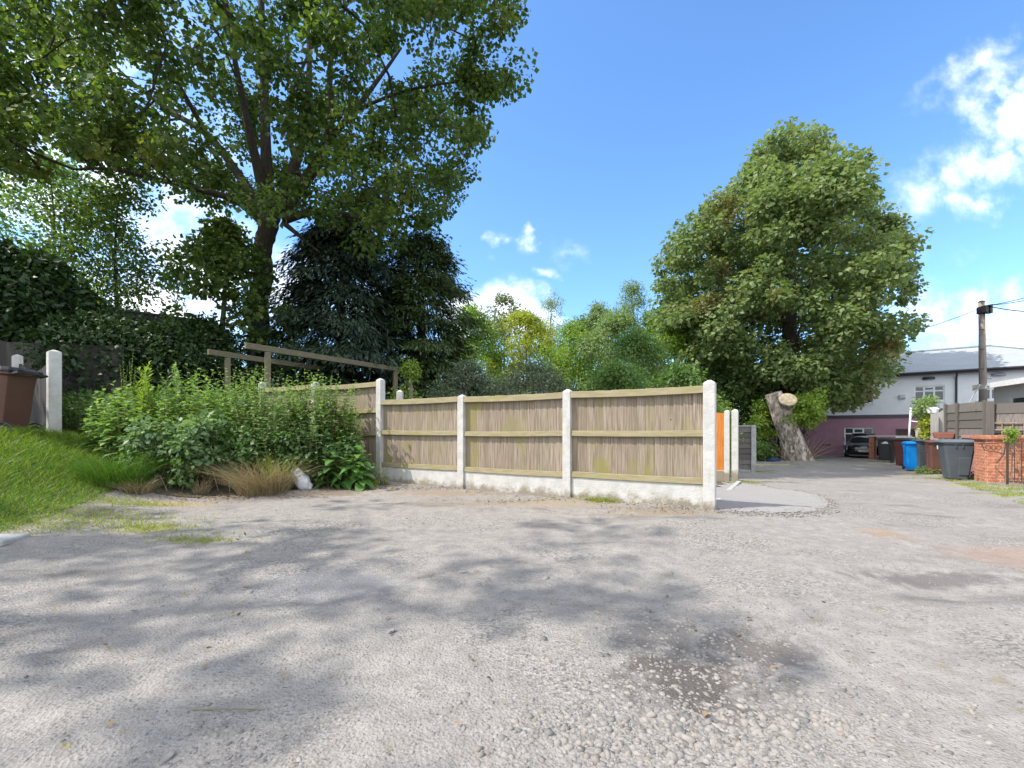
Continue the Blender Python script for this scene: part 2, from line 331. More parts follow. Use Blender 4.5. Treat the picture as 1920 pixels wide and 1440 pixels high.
# ------------------------------------------------------------------ ground sheets
def graded(lo,hi,step,far):
    a=list(np.arange(lo,hi+1e-6,step)); s=step; x=hi
    while x<far: s*=1.35; x+=s; a.append(x)
    s=step; x=lo
    while x>-far: s*=1.35; x-=s; a.insert(0,x)
    return np.array(a)
def sheet(name,xs,ys,dz,mat,keep=None):
    X,Y=np.meshgrid(xs,ys); Z=gza(X,Y)+dz
    nx,ny=len(xs),len(ys); idx=np.arange(nx*ny).reshape(ny,nx)
    f=np.stack([idx[:-1,:-1],idx[:-1,1:],idx[1:,1:],idx[1:,:-1]],-1).reshape(-1,4)
    V=np.stack([X.ravel(),Y.ravel(),Z.ravel()],1)
    if keep is not None:
        c=V[f].mean(1); f=f[keep(c[:,0],c[:,1])]
        u,inv=np.unique(f,return_inverse=True); V=V[u]; f=inv.reshape(-1,4)
    return mesh_obj(name,V,f,mat,smooth=True)
rng=np.random.default_rng(5)
NZ=[(rng.uniform(.6,4),rng.uniform(0,6.28),rng.uniform(-1,1),rng.uniform(-1,1)) for _ in range(14)]
NF=[(rng.uniform(5,15),rng.uniform(0,6.28),rng.uniform(-1,1),rng.uniform(-1,1)) for _ in range(22)]
HOLES=[(hit(*q),r_,d_) for q,r_,d_ in (((1290,1275),.36,.03),((1420,1215),.3,.022),((1760,1085),.5,.03),((1890,1045),.5,.03),((640,1100),.6,.018),((150,1160),.45,.02),((1000,1230),.4,.012))]
_g0=gza
def gza(x,y):      # unevenness of the yard and its shallow hollows
    z=_g0(x,y)
    for (fq,ph,a,b) in NF: z=z+.0014*np.sin(fq*(a*np.asarray(x)+b*np.asarray(y))*2+ph)
    for (h_,r_,d_) in HOLES: z=z-d_*np.exp(-((np.asarray(x)-h_.x)**2+(np.asarray(y)-h_.y)**2)/(2*(r_*.6)**2))
    for (fq,ph,a,b) in NZ: z=z+.0045*np.sin(fq*(a*np.asarray(x)+b*np.asarray(y))*2+ph)
    return z
gx=np.unique(np.round(np.r_[graded(-16,18,.2,900),np.arange(-4,5,.06)],3)); gy=np.unique(np.round(np.r_[graded(-6,24,.2,1200),np.arange(.6,5.5,.05)],3))
tag(sheet('ground',gx,gy,0,M['ground']),kind='structure')
def in_poly(x,y,poly):
    x=np.asarray(x); y=np.asarray(y); r=np.zeros(x.shape,bool); n=len(poly); j=n-1
    for i in range(n):
        xi,yi=poly[i][0],poly[i][1]; xj,yj=poly[j][0],poly[j][1]
        r^=((yi>y)!=(yj>y))&(x<(xj-xi)*(y-yi)/(yj-yi+1e-12)+xi); j=i
    return r
WOOD=[(-40,60),(-40,2),(-12,1.6),(-6.6,3.2),(-5.3,4.6),(-5.9,6.6),(-3.9,7.15),(-2.6,8.1),(-2.55,8.8),(-.85,7.9),(.82,6.9),(2.3,6.0),(2.6,6.6),(3.2,7.6),(4.6,9.6),(5.4,12.5),(7,17),(10.5,23.3),(14.4,23.2),(16.2,24.8),(16.8,27),(14,60)]
tag(sheet('soil',np.arange(-40,18,.18),np.arange(1.6,60,.18),.012,M['soil'],lambda x,y:in_poly(x,y,WOOD)),kind='structure')

# ------------------------------------------------------------------ sun, sky, camera
SUN_EL=math.radians(49); sd=Vector((-.985,-.175)).normalized()
sun_dir=Vector((sd.x*math.cos(SUN_EL),sd.y*math.cos(SUN_EL),math.sin(SUN_EL)))
sl=bpy.data.lights.new('sun','SUN'); sl.energy=3.3; sl.angle=math.radians(.53); sl.color=(1,.945,.87)
so=bpy.data.objects.new('sun',sl); COL.objects.link(so); so.rotation_euler=sun_dir.to_track_quat('Z','Y').to_euler(); so.location=(-20,-5,30)
wd=bpy.data.worlds.new('World'); SC.world=wd; wd.use_nodes=True; nt=wd.node_tree; N=nt.nodes; L=nt.links
bg=N['Background']; bg.inputs['Strength'].default_value=.15
sky=N.new('ShaderNodeTexSky'); sky.sky_type='NISHITA'; sky.sun_disc=False; sky.sun_elevation=SUN_EL
sky.sun_rotation=math.atan2(sun_dir.x,sun_dir.y); sky.air_density=1.0; sky.dust_density=.6; sky.ozone_density=1.6
tc=N.new('ShaderNodeTexCoord'); sx=N.new('ShaderNodeSeparateXYZ'); L.new(tc.outputs['Generated'],sx.inputs[0])
def mth(op,a,b=None,c=None):
    n=N.new('ShaderNodeMath'); n.operation=op
    for i,q in enumerate((a,b,c)):
        if q is None: continue
        if hasattr(q,'links'): L.new(q,n.inputs[i])
        else: n.inputs[i].default_value=q
    return n.outputs[0]
yy=mth('MAXIMUM',sx.outputs['Y'],.05)
uv=N.new('ShaderNodeCombineXYZ'); L.new(mth('DIVIDE',sx.outputs['X'],yy),uv.inputs[0]); L.new(mth('DIVIDE',sx.outputs['Z'],yy),uv.inputs[1])
n1=N.new('ShaderNodeTexNoise'); n1.inputs['Scale'].default_value=12; n1.inputs['Detail'].default_value=6; L.new(uv.outputs[0],n1.inputs['Vector'])
wv=N.new('ShaderNodeVectorMath'); wv.operation='MULTIPLY_ADD'; L.new(n1.outputs['Color'],wv.inputs[0]); wv.inputs[1].default_value=(.13,.10,0)
of=N.new('ShaderNodeVectorMath'); of.operation='ADD'; L.new(uv.outputs[0],of.inputs[0]); of.inputs[1].default_value=(-.065,-.05,0); L.new(of.outputs[0],wv.inputs[2])
def blob(px,py,rx,ry,amt,rot=0):
    mp=N.new('ShaderNodeMapping'); mp.vector_type='TEXTURE'; mp.inputs['Location'].default_value=((px-CX)/F,(HY-py)/F,0)
    mp.inputs['Scale'].default_value=(rx/F,ry/F,1); mp.inputs['Rotation'].default_value=(0,0,rot); L.new(wv.outputs[0],mp.inputs['Vector'])
    g=N.new('ShaderNodeTexGradient'); g.gradient_type='SPHERICAL'; L.new(mp.outputs[0],g.inputs['Vector'])
    return mth('MULTIPLY',mth('POWER',g.outputs['Fac'],.8),amt)
acc=None
for b_ in [(940,590,150,75,1.7),(880,580,90,60,1.2),(370,490,190,110,1.7),(250,580,330,130,1.5),(560,500,90,60,1.0),(520,560,120,90,1.2),(938,450,40,22,.95),(984,446,28,34,.95),(1070,474,66,36,.6),(1025,508,40,20,.9),(945,532,56,18,.5),(915,485,30,20,.35),
           (1915,220,190,150,1.1,-.5),(1790,325,200,90,.85,.5),(1830,385,110,46,.95),(1820,120,200,50,.7,.6),(1890,300,120,90,.8),(1850,600,360,100,1.0,.12),(1740,560,240,70,.6),(1900,660,220,40,.8),(1790,470,180,50,.35),
           (150,330,420,240,1.2),(130,120,380,260,.85),(700,560,180,90,.9)]:
    q=blob(*b_); acc=q if acc is None else mth('MAXIMUM',acc,q)
n2=N.new('ShaderNodeTexNoise'); n2.inputs['Scale'].default_value=13; n2.inputs['Detail'].default_value=8; n2.inputs['Roughness'].default_value=.6; L.new(uv.outputs[0],n2.inputs['Vector'])
cl=N.new('ShaderNodeMapRange'); cl.interpolation_type='SMOOTHSTEP'; cl.inputs['From Min'].default_value=.16; cl.inputs['From Max'].default_value=1.55
L.new(mth('MULTIPLY',acc,mth('MULTIPLY_ADD',n2.outputs['Fac'],3.4,-.75)),cl.inputs['Value'])
# unseen clouds behind and above the view, added to make the fill light more neutral
n3=N.new('ShaderNodeTexNoise'); n3.inputs['Scale'].default_value=2.5; n3.inputs['Detail'].default_value=6; L.new(tc.outputs['Generated'],n3.inputs['Vector'])
back=mth('MULTIPLY',mth('MAXIMUM',mth('LESS_THAN',sx.outputs['Y'],-.05),mth('GREATER_THAN',sx.outputs['Z'],.80)),ramp_out(N,L,n3.outputs['Fac'],.36,.52))
mask=mth('MULTIPLY',mth('MAXIMUM',mth('MULTIPLY',cl.outputs['Result'],mth('GREATER_THAN',sx.outputs['Y'],.06)),back),.97)
skyc=mixc(N,L,1.0,sky.outputs['Color'],(.70,.97,1.22),'MULTIPLY')
L.new(mixc(N,L,mask,skyc,(7.0,7.25,7.6)),bg.inputs['Color'])
cam=bpy.data.cameras.new('camera'); co_=bpy.data.objects.new('camera',cam); COL.objects.link(co_); SC.camera=co_
co_.location=(0,0,CZ); co_.rotation_euler=(PI/2,0,0); cam.sensor_width=36; cam.lens=F/1920*36; cam.shift_y=85/1920; cam.clip_start=.05; cam.clip_end=5000
SC.view_settings.view_transform='Standard'; SC.view_settings.look='None'; SC.view_settings.gamma=1; SC.view_settings.exposure=.93


# ------------------------------------------------------------------ fences
UD=Vector((-.863,.506,0)); FRZ=math.atan2(.506,-.863)      # local +x runs along the boundary, local +y faces the lane
def post_mb(x,z0,z1,w=.13,cap=.035):
    h=w/2; m=MB(); m.hexa([(x-h,-h,z0),(x+h,-h,z0),(x+h,h,z0),(x-h,h,z0)],[(x-h,-h,z1-cap),(x+h,-h,z1-cap),(x+h,h,z1-cap),(x-h,h,z1-cap)])
    m.v=m.v; q=.018
    m.hexa([(x-h,-h,z1-cap+.0005),(x+h,-h,z1-cap+.0005),(x+h,h,z1-cap+.0005),(x-h,h,z1-cap+.0005)],[(x-q,-q,z1),(x+q,-q,z1),(x+q,q,z1),(x-q,q,z1)])
    return m
def feather(x0,x1,z0,z1,n,seed=0,top=None):
    r=random.Random(seed); m=MB(); w=(x1-x0)/n
    for i in range(n):
        a=x0+i*w; b=x0+(i+1)*w+.012; j=r.uniform(-.006,.006); zt=z1 if top is None else top((a+b)/2)
        b=min(b,x1); y0=-.030+r.uniform(-.002,.002)
        # thick edge at a stands proud of the thin edge of the neighbour
        m.hexa([(a,y0-.004,z0+j),(b,y0-.004,z0+j),(b,y0+.021,z0+j),(a,y0+.006,z0+j)][::-1],[(a,y0-.004,zt+j),(b,y0-.004,zt+j),(b,y0+.021,zt+j),(a,y0+.006,zt+j)][::-1])
    return m
def rail_mb(x0,x1,z,h=.085,d=.045,sag=0,r=0):
    m=MB(); n=6
    pts=[(x0+(x1-x0)*i/n, z+r*(i/n-.5)-sag*math.sin(PI*i/n)) for i in range(n+1)]
    m.add([(x,y,zz+k) for (x,zz) in pts for (y,k) in ((-.004,-h/2),(d,-h/2),(d-.006,h/2),(-.004,h/2))],
      [(i*4+k,(i+1)*4+k,(i+1)*4+(k+1)%4,i*4+(k+1)%4) for i in range(n) for k in range(4)]+[(0,1,2,3),(n*4+3,n*4+2,n*4+1,n*4)])
    return m
P3=Vector((2.49,5.71,0)); SP=1.93
fence=thing('garden_fence','long weathered featheredge fence with white concrete posts and gravel boards beside the gravel yard','fence',P3,FRZ)
for i in range(6):
    p=P3+UD*SP*i; g=gz(p.x,p.y)
    top=(1.67,1.64,1.635,2.02,2.06,2.16)[i]
    post_mb(i*SP,min(g,0)-.25,top,.14 if i==0 else .125).build('post',M['concrete'],fence,bevel=.006)
for i in range(5):
    a,b=i*SP+.064,(i+1)*SP-.064; tall=i>=3
    top=(1.60,1.595,1.605,1.955,2.0)[i]; dz=(0,-.012,-.005,.0,.04)[i]; base=.355+dz
    pn=feather(a,b,base,top,15,i).build('panel',M['boards'],fence)
    zs=[top-.045,.995+dz,base+.04] if not tall else [top-.045,1.40,.97,base+.04]
    for k,z in enumerate(zs):
        rail_mb(a,b,z,.092 if k==0 else .08,.062 if k==0 else .045,sag=.012 if k==0 else .006,r=random.uniform(-.02,.02) if k==1 else 0).build('rail',M['rail'],pn,bevel=.004)
    p=P3+UD*SP*(i+.5); g=gz(p.x,p.y)
    MB().box(a-.002,b+.002,-.028,.026,-.25,base-.004).build('gravel_board',M['concrete'],fence,bevel=.005)
# fence across the drive with the orange panel
q=Vector((4.92,10.0,0)); g=gz(q.x,q.y)
f2=thing('orange_fence','short fence with one bright orange stained panel and twin white concrete posts across the drive','fence',q,FRZ)
post_mb(0,g-.3,g+1.60,.13).build('post',M['concrete'],f2,bevel=.006)
post_mb(SP,g-.3,g+1.60,.13).build('post',M['concrete'],f2,bevel=.006)
post_mb(.16,g-.3,g+1.585,.11).build('post',M['concrete'],f2,bevel=.006)
pn=feather(.21,SP-.06,g+.24,g+1.53,14,31).build('panel',M['boards_orange'],f2)
MB().box(.2,SP-.06,-.028,.026,g-.3,g+.236).build('gravel_board',M['concrete'],f2,bevel=.005)
# dark lapped fence farther down the lane
q=Vector((8.0,15.0,0)); g=gz(q.x,q.y)
f3=thing('lapped_fence','low dark weathered horizontal lap fence with grey concrete post beyond the orange panel','fence',q,FRZ)
post_mb(0,g-.3,g+1.58,.14).build('post',M['concrete_grey'],f3,bevel=.006)
post_mb(SP,g-.3,g+1.58,.13).build('post',M['concrete_grey'],f3,bevel=.006)
m_=MB()
for k in range(8):
    z=g+.1+k*.178; m_.hexa([(.07,-.02,z),(SP-.06,-.02,z),(SP-.06,.028,z),(.07,.028,z)],[(.07,-.02,z+.19),(SP-.06,-.02,z+.19),(SP-.06,0,z+.19),(.07,0,z+.19)])
pn=m_.build('panel',M['boards_dark'],f3)
MB().box(.07,SP-.06,-.03,.03,g+1.53,g+1.575).build('rail',M['concrete_grey'],pn)
MB().box(.07,SP-.06,-.03,.03,g-.3,g+.097).build('gravel_board',M['concrete_grey'],f3)
# left bank: dark curved fence behind the brown bin
q=Vector((-8.08,8.0,0)); LRZ=math.atan2(.55,-.835); g=gz(q.x,q.y)
f4=thing('curved_top_fence','dark shaded board fence with dipping curved top and white concrete posts on the grass bank','fence',q,LRZ)
post_mb(0,g-.3,2.45,.17).build('post',M['concrete'],f4,bevel=.008)
post_mb(2.75,g-.1,2.62,.15).build('post',M['concrete'],f4,bevel=.008)
post_mb(5.5,g,2.75,.15).build('post',M['concrete'],f4,bevel=.008)
for a,b in ((.09,2.67),(2.84,5.4)):
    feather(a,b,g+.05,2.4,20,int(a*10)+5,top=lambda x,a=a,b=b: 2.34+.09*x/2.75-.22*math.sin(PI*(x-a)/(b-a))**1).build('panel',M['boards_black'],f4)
# dark board fence behind the thicket
q=Vector((-9.3,10.7,0))
f5=thing('dark_board_fence','dark board fence in deep shade right behind the thicket and the bank','fence',q,math.atan2(-1.1,-4.6)+0)
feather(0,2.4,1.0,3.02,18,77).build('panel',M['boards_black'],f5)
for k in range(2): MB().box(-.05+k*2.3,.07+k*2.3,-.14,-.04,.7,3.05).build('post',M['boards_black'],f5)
# tall hoarding on top of the embankment
q=Vector((-10.2,15.4,0)); f6=thing('embankment_fence','tall dark timber fence with pale green posts high on the left embankment','fence',q,math.atan2(-3.6,-4.0)+0)
f6l=5.6
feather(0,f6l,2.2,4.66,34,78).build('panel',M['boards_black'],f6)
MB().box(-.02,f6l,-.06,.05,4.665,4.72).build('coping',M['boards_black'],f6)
for x in (.9,2.9,4.9): MB().box(x-.05,x+.05,.0,.09,2.2,4.6).build('post',plain('pale_green_paint_%d'%int(x*10),(.16,.24,.21),.6),f6)
# lone post behind
q=W(750,760,10.2); cp=thing('concrete_post','single white concrete post standing behind the fence beside the pergola leg','post',(q.x,q.y,0))
post_mb(0,-.1,1.93,.13).build('shaft',M['concrete'],cp,bevel=.006)
# ------------------------------------------------------------------ open timber frames
PD=(Vector((-3.74,15,0))-Vector((-6.32,10.75,0))).normalized(); PRZ=math.atan2(PD.y,PD.x)
for (a,b,z,posts,lab) in ((W(460,648,10.75),W(748,693,15.0),3.03,(502,741),'grey timber frame beam nearest to the tall fence panel, on two square posts'),
    (W(390,660,11.6),W(684,703,16.5),3.03,(427,677),'grey timber frame beam between the other two frames, its near post clear of the weeds'),
    (W(327,675,12.9),W(610,716,17.9),3.03,(356,560),'grey timber frame beam farthest left, low over the thicket')):
    t=thing('pergola',lab,'pergola',(a.x,a.y,0),0,'open timber pergola frames behind the fence')
    A=Vector((0,0,a.z)); Bv=Vector((b.x-a.x,b.y-a.y,b.z))
    MB().bar(A,Bv,.09,.145).build('beam',M['pergola'],t,bevel=.008)
    for px in posts:
        k=(px-CX)/F; s_=(k*a.y-a.x)/((b.x-a.x)-k*(b.y-a.y)); x,y=(b.x-a.x)*s_,(b.y-a.y)*s_; zt=a.z+(b.z-a.z)*s_-.081
        MB().bar((x,y,gz(a.x+x,a.y+y)-.1),(x,y,zt),.135,.135,up=(1,.6,0)).build('post',M['pergola'],t,bevel=.008)

# ------------------------------------------------------------------ foliage helpers
def unit(a): return a/np.maximum(np.linalg.norm(a,axis=-1,keepdims=True),1e-9)
def rdir(r,n): return unit(r.normal(size=(n,3)))
def kites(P,T,Nn,Ln,Wd,fold=.25,wide=.42):
    T=unit(T); Nn=unit(Nn-T*(Nn*T).sum(1,keepdims=True)); B=np.cross(Nn,T); Ln=Ln[:,None]; Wd=Wd[:,None]
    v=np.stack([P,P+T*Ln*wide+B*Wd/2+Nn*fold*Wd/2,P+T*Ln,P+T*Ln*wide-B*Wd/2+Nn*fold*Wd/2],1).reshape(-1,3)
    i=np.arange(len(P))[:,None]*4
    return v,np.concatenate([i+np.array([[0,1,2]]),i+np.array([[0,2,3]])],1).reshape(-1,3)
def lances(P,T,Nn,Ln,Wd,droop=.35,fold=.2):
    """six-cornered leaf bent along its length"""
    T=unit(T); Nn=unit(Nn-T*(Nn*T).sum(1,keepdims=True)); B=np.cross(Nn,T); Ln=Ln[:,None]; Wd=Wd[:,None]
    def at(t,w,up): return P+T*Ln*t*(1-.12*t*abs(droop))-np.array([0,0,1.])*Ln*droop*t*t+B*Wd*w+Nn*Wd*up
    v=np.stack([at(0,0,0),at(.3,.5,fold/2),at(.68,.36,fold/2),at(1,0,0),at(.68,-.36,fold/2),at(.3,-.5,fold/2),at(.3,0,0),at(.68,0,0)],1).reshape(-1,3)
    i=np.arange(len(P))[:,None]*8
    q=[(0,1,6),(6,1,2),(6,2,7),(7,2,3),(7,3,4),(6,7,4),(6,4,5),(0,6,5)]
    return v,np.concatenate([i+np.array([a]) for a in q],1).reshape(-1,3)
def join(parts):
    V=[];Fc=[];n=0
    for v,f in parts: V.append(v); Fc.append(f+n); n+=len(v)
    return np.concatenate(V),np.concatenate(Fc)
def clump_leaves(r,C,R,n,L,flat=.6,up=.7,droop=.35,wr=.85,shape=.5,out=.55):
    C=np.asarray(C,float); R=np.broadcast_to(np.asarray(R,float),(len(C),)); idx=np.repeat(np.arange(len(C)),n); k=len(idx)
    d=rdir(r,k); rad=R[idx]*r.random(k)**shape; off=d*rad[:,None]; off[:,2]*=flat
    T=d*.7+r.normal(size=(k,3))*.5; T[:,2]-=droop
    Nn=np.array([0,0,up])+d*out+r.normal(size=(k,3))*.45
    Ln=L*r.uniform(.6,1.25,k)
    return kites(C[idx]+off,T,Nn,Ln,Ln*wr)
def skeleton(trunk,clumps,r,limbs=(),tip=.012,power=.48,lift=.06,sides=6,k=None):
    """trunk and limbs are lists of (point, radius); every clump is joined to the nearest limb"""
    P=[];par=[];fix=[]
    for i,(p,rr) in enumerate(trunk): P.append(np.array(p,float)); par.append(i-1); fix.append(rr)
    for lb in limbs:
        for i,(p,rr) in enumerate(lb):
            p=np.array(p,float)
            j=int(np.argmin([np.linalg.norm(q-p) for q in P])) if i==0 else len(P)-1
            P.append(p); par.append(j); fix.append(rr)
    base=len(P); top=np.array([q for q in P])
    C=np.asarray(clumps,float)
    order=np.argsort([np.linalg.norm(top-c,axis=1).min() for c in C])
    for ci in order:
        c=C[ci]; A=np.array(P); d=np.linalg.norm(A-c,axis=1)+np.maximum(A[:,2]-c[2],0)*.9
        d[0]+=99
        j=int(np.argmin(d)); m_=(P[j]+c)/2+r.normal(size=3)*.07*d[j]; m_[2]+=lift*d[j]
        P.append(m_); par.append(j); fix.append(0); P.append(c); par.append(len(P)-2); fix.append(0)
    cnt=np.zeros(len(P)); 
    for i in range(len(P)-1,0,-1):
        if i>=base and cnt[i]==0: cnt[i]=1
        cnt[par[i]]+=cnt[i]
    rad=[fix[i] if fix[i] else tip*max(cnt[i],1)**power for i in range(len(P))]
    m=MB()
    if k!=0:
        m.tube([trunk[i][0] for i in range(len(trunk))],[q[1] for q in trunk],10)
        for lb in limbs: m.tube([q[0] for q in lb],[q[1] for q in lb],8)
    for i in range(base,len(P)):
        j=par[i]; r0=min(rad[j],rad[i]*1.35); m.tube([P[j],P[i]],[r0,rad[i]],5 if rad[i]<.05 else sides,cap=False)
    return m
def smooth_path(pts,n=4):
    pts=[(np.array(p,float),rr) for p,rr in pts]; out=[]
    for i in range(len(pts)-1):
        p0=pts[max(i-1,0)][0];p1=pts[i][0];p2=pts[i+1][0];p3=pts[min(i+2,len(pts)-1)][0]
        for k in range(n):
            t=k/n; q=.5*((2*p1)+(-p0+p2)*t+(2*p0-5*p1+4*p2-p3)*t*t+(-p0+3*p1-3*p2+p3)*t**3)
            out.append((q,pts[i][1]*(1-t)+pts[i+1][1]*t))
    out.append(pts[-1]); return out
def put(name,v,f,mat,parent,base):
    return mesh_obj(name,np.asarray(v)-np.array(base),f,mat,parent)
def put_mb(m,name,mat,parent,base,smooth=True):
    b=np.array(base); m.v=[tuple(np.array(q)-b) for q in m.v]; return m.build(name,mat,parent,smooth=smooth,fix=False)

# ------------------------------------------------------------------ the big tree on the left
r=np.random.default_rng(11)
TB=W(486,700,16.0); TB.z=gz(TB.x,TB.y)
def wp(px,py,d): return np.array(W(px,py,d))
tr=[(np.array([TB.x,16,TB.z-.2]),.62),(wp(484,690,16),.46),(wp(486,620,16),.43),(wp(484,560,16),.42),(wp(494,520,16),.40),(wp(492,470,16),.38),(wp(502,430,16),.40),(wp(507,400,16),.44)]
trunk=smooth_path(tr,5)
trunk=[(p,rr*.80*(1+.06*math.sin(i*2.3))) for i,(p,rr) in enumerate(trunk)]
def limb(*q): return smooth_path([(wp(a,b,d),rr*.78) for a,b,d,rr in q],4)
limbs=[limb((492,415,16,.24),(440,375,15.6,.16),(335,346,14.8,.11),(215,318,13.8,.07),(140,318,13.2,.04)),
 limb((496,405,16,.28),(442,320,16.3,.2),(388,252,16.6,.16),(325,212,17,.11),(255,160,17.4,.07),(180,90,17.8,.04)),
 limb((388,252,16.6,.12),(330,150,15.6,.09),(270,40,14.6,.06),(230,-60,14,.04)),
 limb((503,400,16,.28),(482,310,15.5,.2),(462,220,15,.15),(440,110,14.4,.1),(420,-20,13.8,.07)),
 limb((506,395,16,.34),(499,290,16,.24),(496,170,16,.19),(491,40,16,.15),(488,-110,16.2,.1),(495,-260,16.4,.05)),
 limb((515,395,16,.28),(556,300,16.4,.22),(574,210,16.8,.17),(580,110,17.2,.12),(572,0,17.6,.08),(560,-120,18,.05)),
 limb((528,398,16,.3),(584,322,15.6,.24),(612,262,15.3,.19),(622,200,15,.14),(618,130,14.6,.1),(640,30,14.2,.06)),
 limb((606,275,15.3,.16),(670,200,15.4,.11),(716,140,15.6,.08),(752,90,15.8,.05)),
 limb((660,210,15.4,.08),(760,170,15,.06),(880,150,14.6,.03)),
 limb((534,412,16,.2),(600,396,15.4,.14),(680,412,14.9,.09),(738,442,14.5,.05)),
 limb((532,418,16,.13),(566,446,15.6,.08),(600,474,15.2,.03)),
 limb((600,310,15.6,.12),(680,290,16.6,.08),(780,320,17.4,.04)),
 limb((560,330,16.4,.13),(540,200,18.4,.1),(600,60,20,.06))]
SIL=[(-400,330),(-60,345),(60,322),(150,338),(215,330),(290,352),(310,330),(330,360),(400,392),(440,410),(470,400),(505,372),(560,400),(585,440),(640,452),(700,470),(760,455),(800,480),(850,462),(862,430),(835,400),(868,380),(838,340),(885,318),(868,296),(905,262),(892,230),(925,190),(960,190),(1000,160),(1018,120),(985,100),(935,130),(930,100),(965,50),(978,0),(960,-200),(860,-420),(600,-600),(200,-620),(-150,-400),(-400,-100)]
C=[]
while len(C)<790:
    a=r.random(); th=r.uniform(0,2*PI)
    p=np.array([r.uniform(-19,1.5),r.uniform(9.5,22),r.uniform(6.5,23)])
    c0=np.array([TB.x+.2,15.2,13.5]); q=(p-c0)/np.array([10.2,5.2,9.4])
    e=np.linalg.norm(q)
    if e>1 or e<.45 or r.random()>e**1.2+.12: continue
    px,py=CX+F*p[0]/p[1],HY-F*(p[2]-CZ)/p[1]
    if not in_poly(np.array([px]),np.array([py]),SIL)[0]: continue
    if mnoise.noise(Vector(p*.45))<-.16: continue
    C.append(p)
C=np.array(C)
big=thing('sycamore_tree','tall dark spreading broadleaf tree with thick forked trunk overhanging the left of the yard','tree',TB)
put_mb(skeleton(trunk,C,r,limbs,tip=.011),'trunk',M['bark'],big,TB)
v,f=clump_leaves(r,C,r.uniform(.42,.88,len(C)),150,.15,flat=.6,droop=.45,wr=.95)
put('crown',v,f,M['leaf_syc'],big,TB)

# ------------------------------------------------------------------ the maple on the right
r=np.random.default_rng(12)
RB=G(1478,23.9); d0=RB.y
prof=[(235,1478,1500),(255,1440,1560),(275,1412,1600),(330,1392,1640),(375,1340,1665),(405,1285,1690),(440,1240,1716),(500,1222,1716),(560,1222,1722),(600,1228,1722),(640,1240,1694),(690,1262,1676),(730,1310,1640),(765,1390,1590)]
py_=np.array([q[0] for q in prof]);pl=np.array([q[1] for q in prof]);pr=np.array([q[2] for q in prof])
def mrad(z,th):
    y=HY-(z-CZ)*F/d0; xl=np.interp(y,py_,pl); xr=np.interp(y,py_,pr); ax=1470
    l=(ax-xl)/F*d0; rr=(xr-ax)/F*d0; c=math.cos(th); m=(l+rr)/2*.92
    return max(.2,math.sqrt((c*(rr if c>0 else l))**2+(math.sin(th)*m)**2))
Hs=Vector((18.2,28.7,0)); He=Vector((.774,-.633,0)); Hn=Vector((.633,.774,0))
C=[];Rr=[]
while len(C)<900:
    y=r.uniform(238,768); z=CZ+(HY-y)*d0/F; th=r.uniform(0,2*PI); R=mrad(z,th)
    if R/8.5<r.random(): continue
    q=(r.uniform(.72,.99) if r.random()<.78 else r.uniform(.2,.75))
    lum=mnoise.noise(Vector((math.cos(th)*2.4,math.sin(th)*2.4,z*.42)))*.26
    rad=R*q*(1+(lum if q>.7 else 0))*.95
    vx,vy=RB.y/math.hypot(RB.x,RB.y),-RB.x/math.hypot(RB.x,RB.y)
    p=np.array([RB.x-.15+rad*(math.cos(th)*vx-math.sin(th)*vy),d0+rad*(math.cos(th)*vy+math.sin(th)*vx),z])
    mpx,mpy=CX+F*p[0]/p[1],HY-F*(p[2]-CZ)/p[1]
    if mpy<247 or mpy>758 or (1395<mpx<1530 and mpy>722) or mpx<np.interp(mpy,py_,pl)+14 or mpx>np.interp(mpy,py_,pr)-14: continue
    if (Vector(p)-Hs).dot(Hn)>-.9 and z<6.6: continue
    if mnoise.noise(Vector(p)*.62+Vector((7,3,1)))<-.15: continue
    C.append(p);Rr.append(r.uniform(.5,.95))
C=np.array(C)
map_=thing('maple_tree','huge dome shaped broadleaf tree with rusty tips in front of the white and mauve house','tree',RB)
tr=smooth_path([(np.array([RB.x,d0,RB.z-.2]),.55),(np.array([RB.x,d0,3]),.42),(np.array([RB.x+.1,d0,8]),.3),(np.array([RB.x+.2,d0,13]),.16),(np.array([RB.x+.1,d0,17.4]),.04)],4)
put_mb(skeleton(tr,C,r,tip=.014,lift=-.02),'trunk',M['bark'],map_,RB)
v,f=clump_leaves(r,C,Rr,125,.205,flat=.62,up=1.0,droop=.35,wr=.95,shape=.42,out=.7)
put('crown',v,f,M['leaf_maple'],map_,RB)

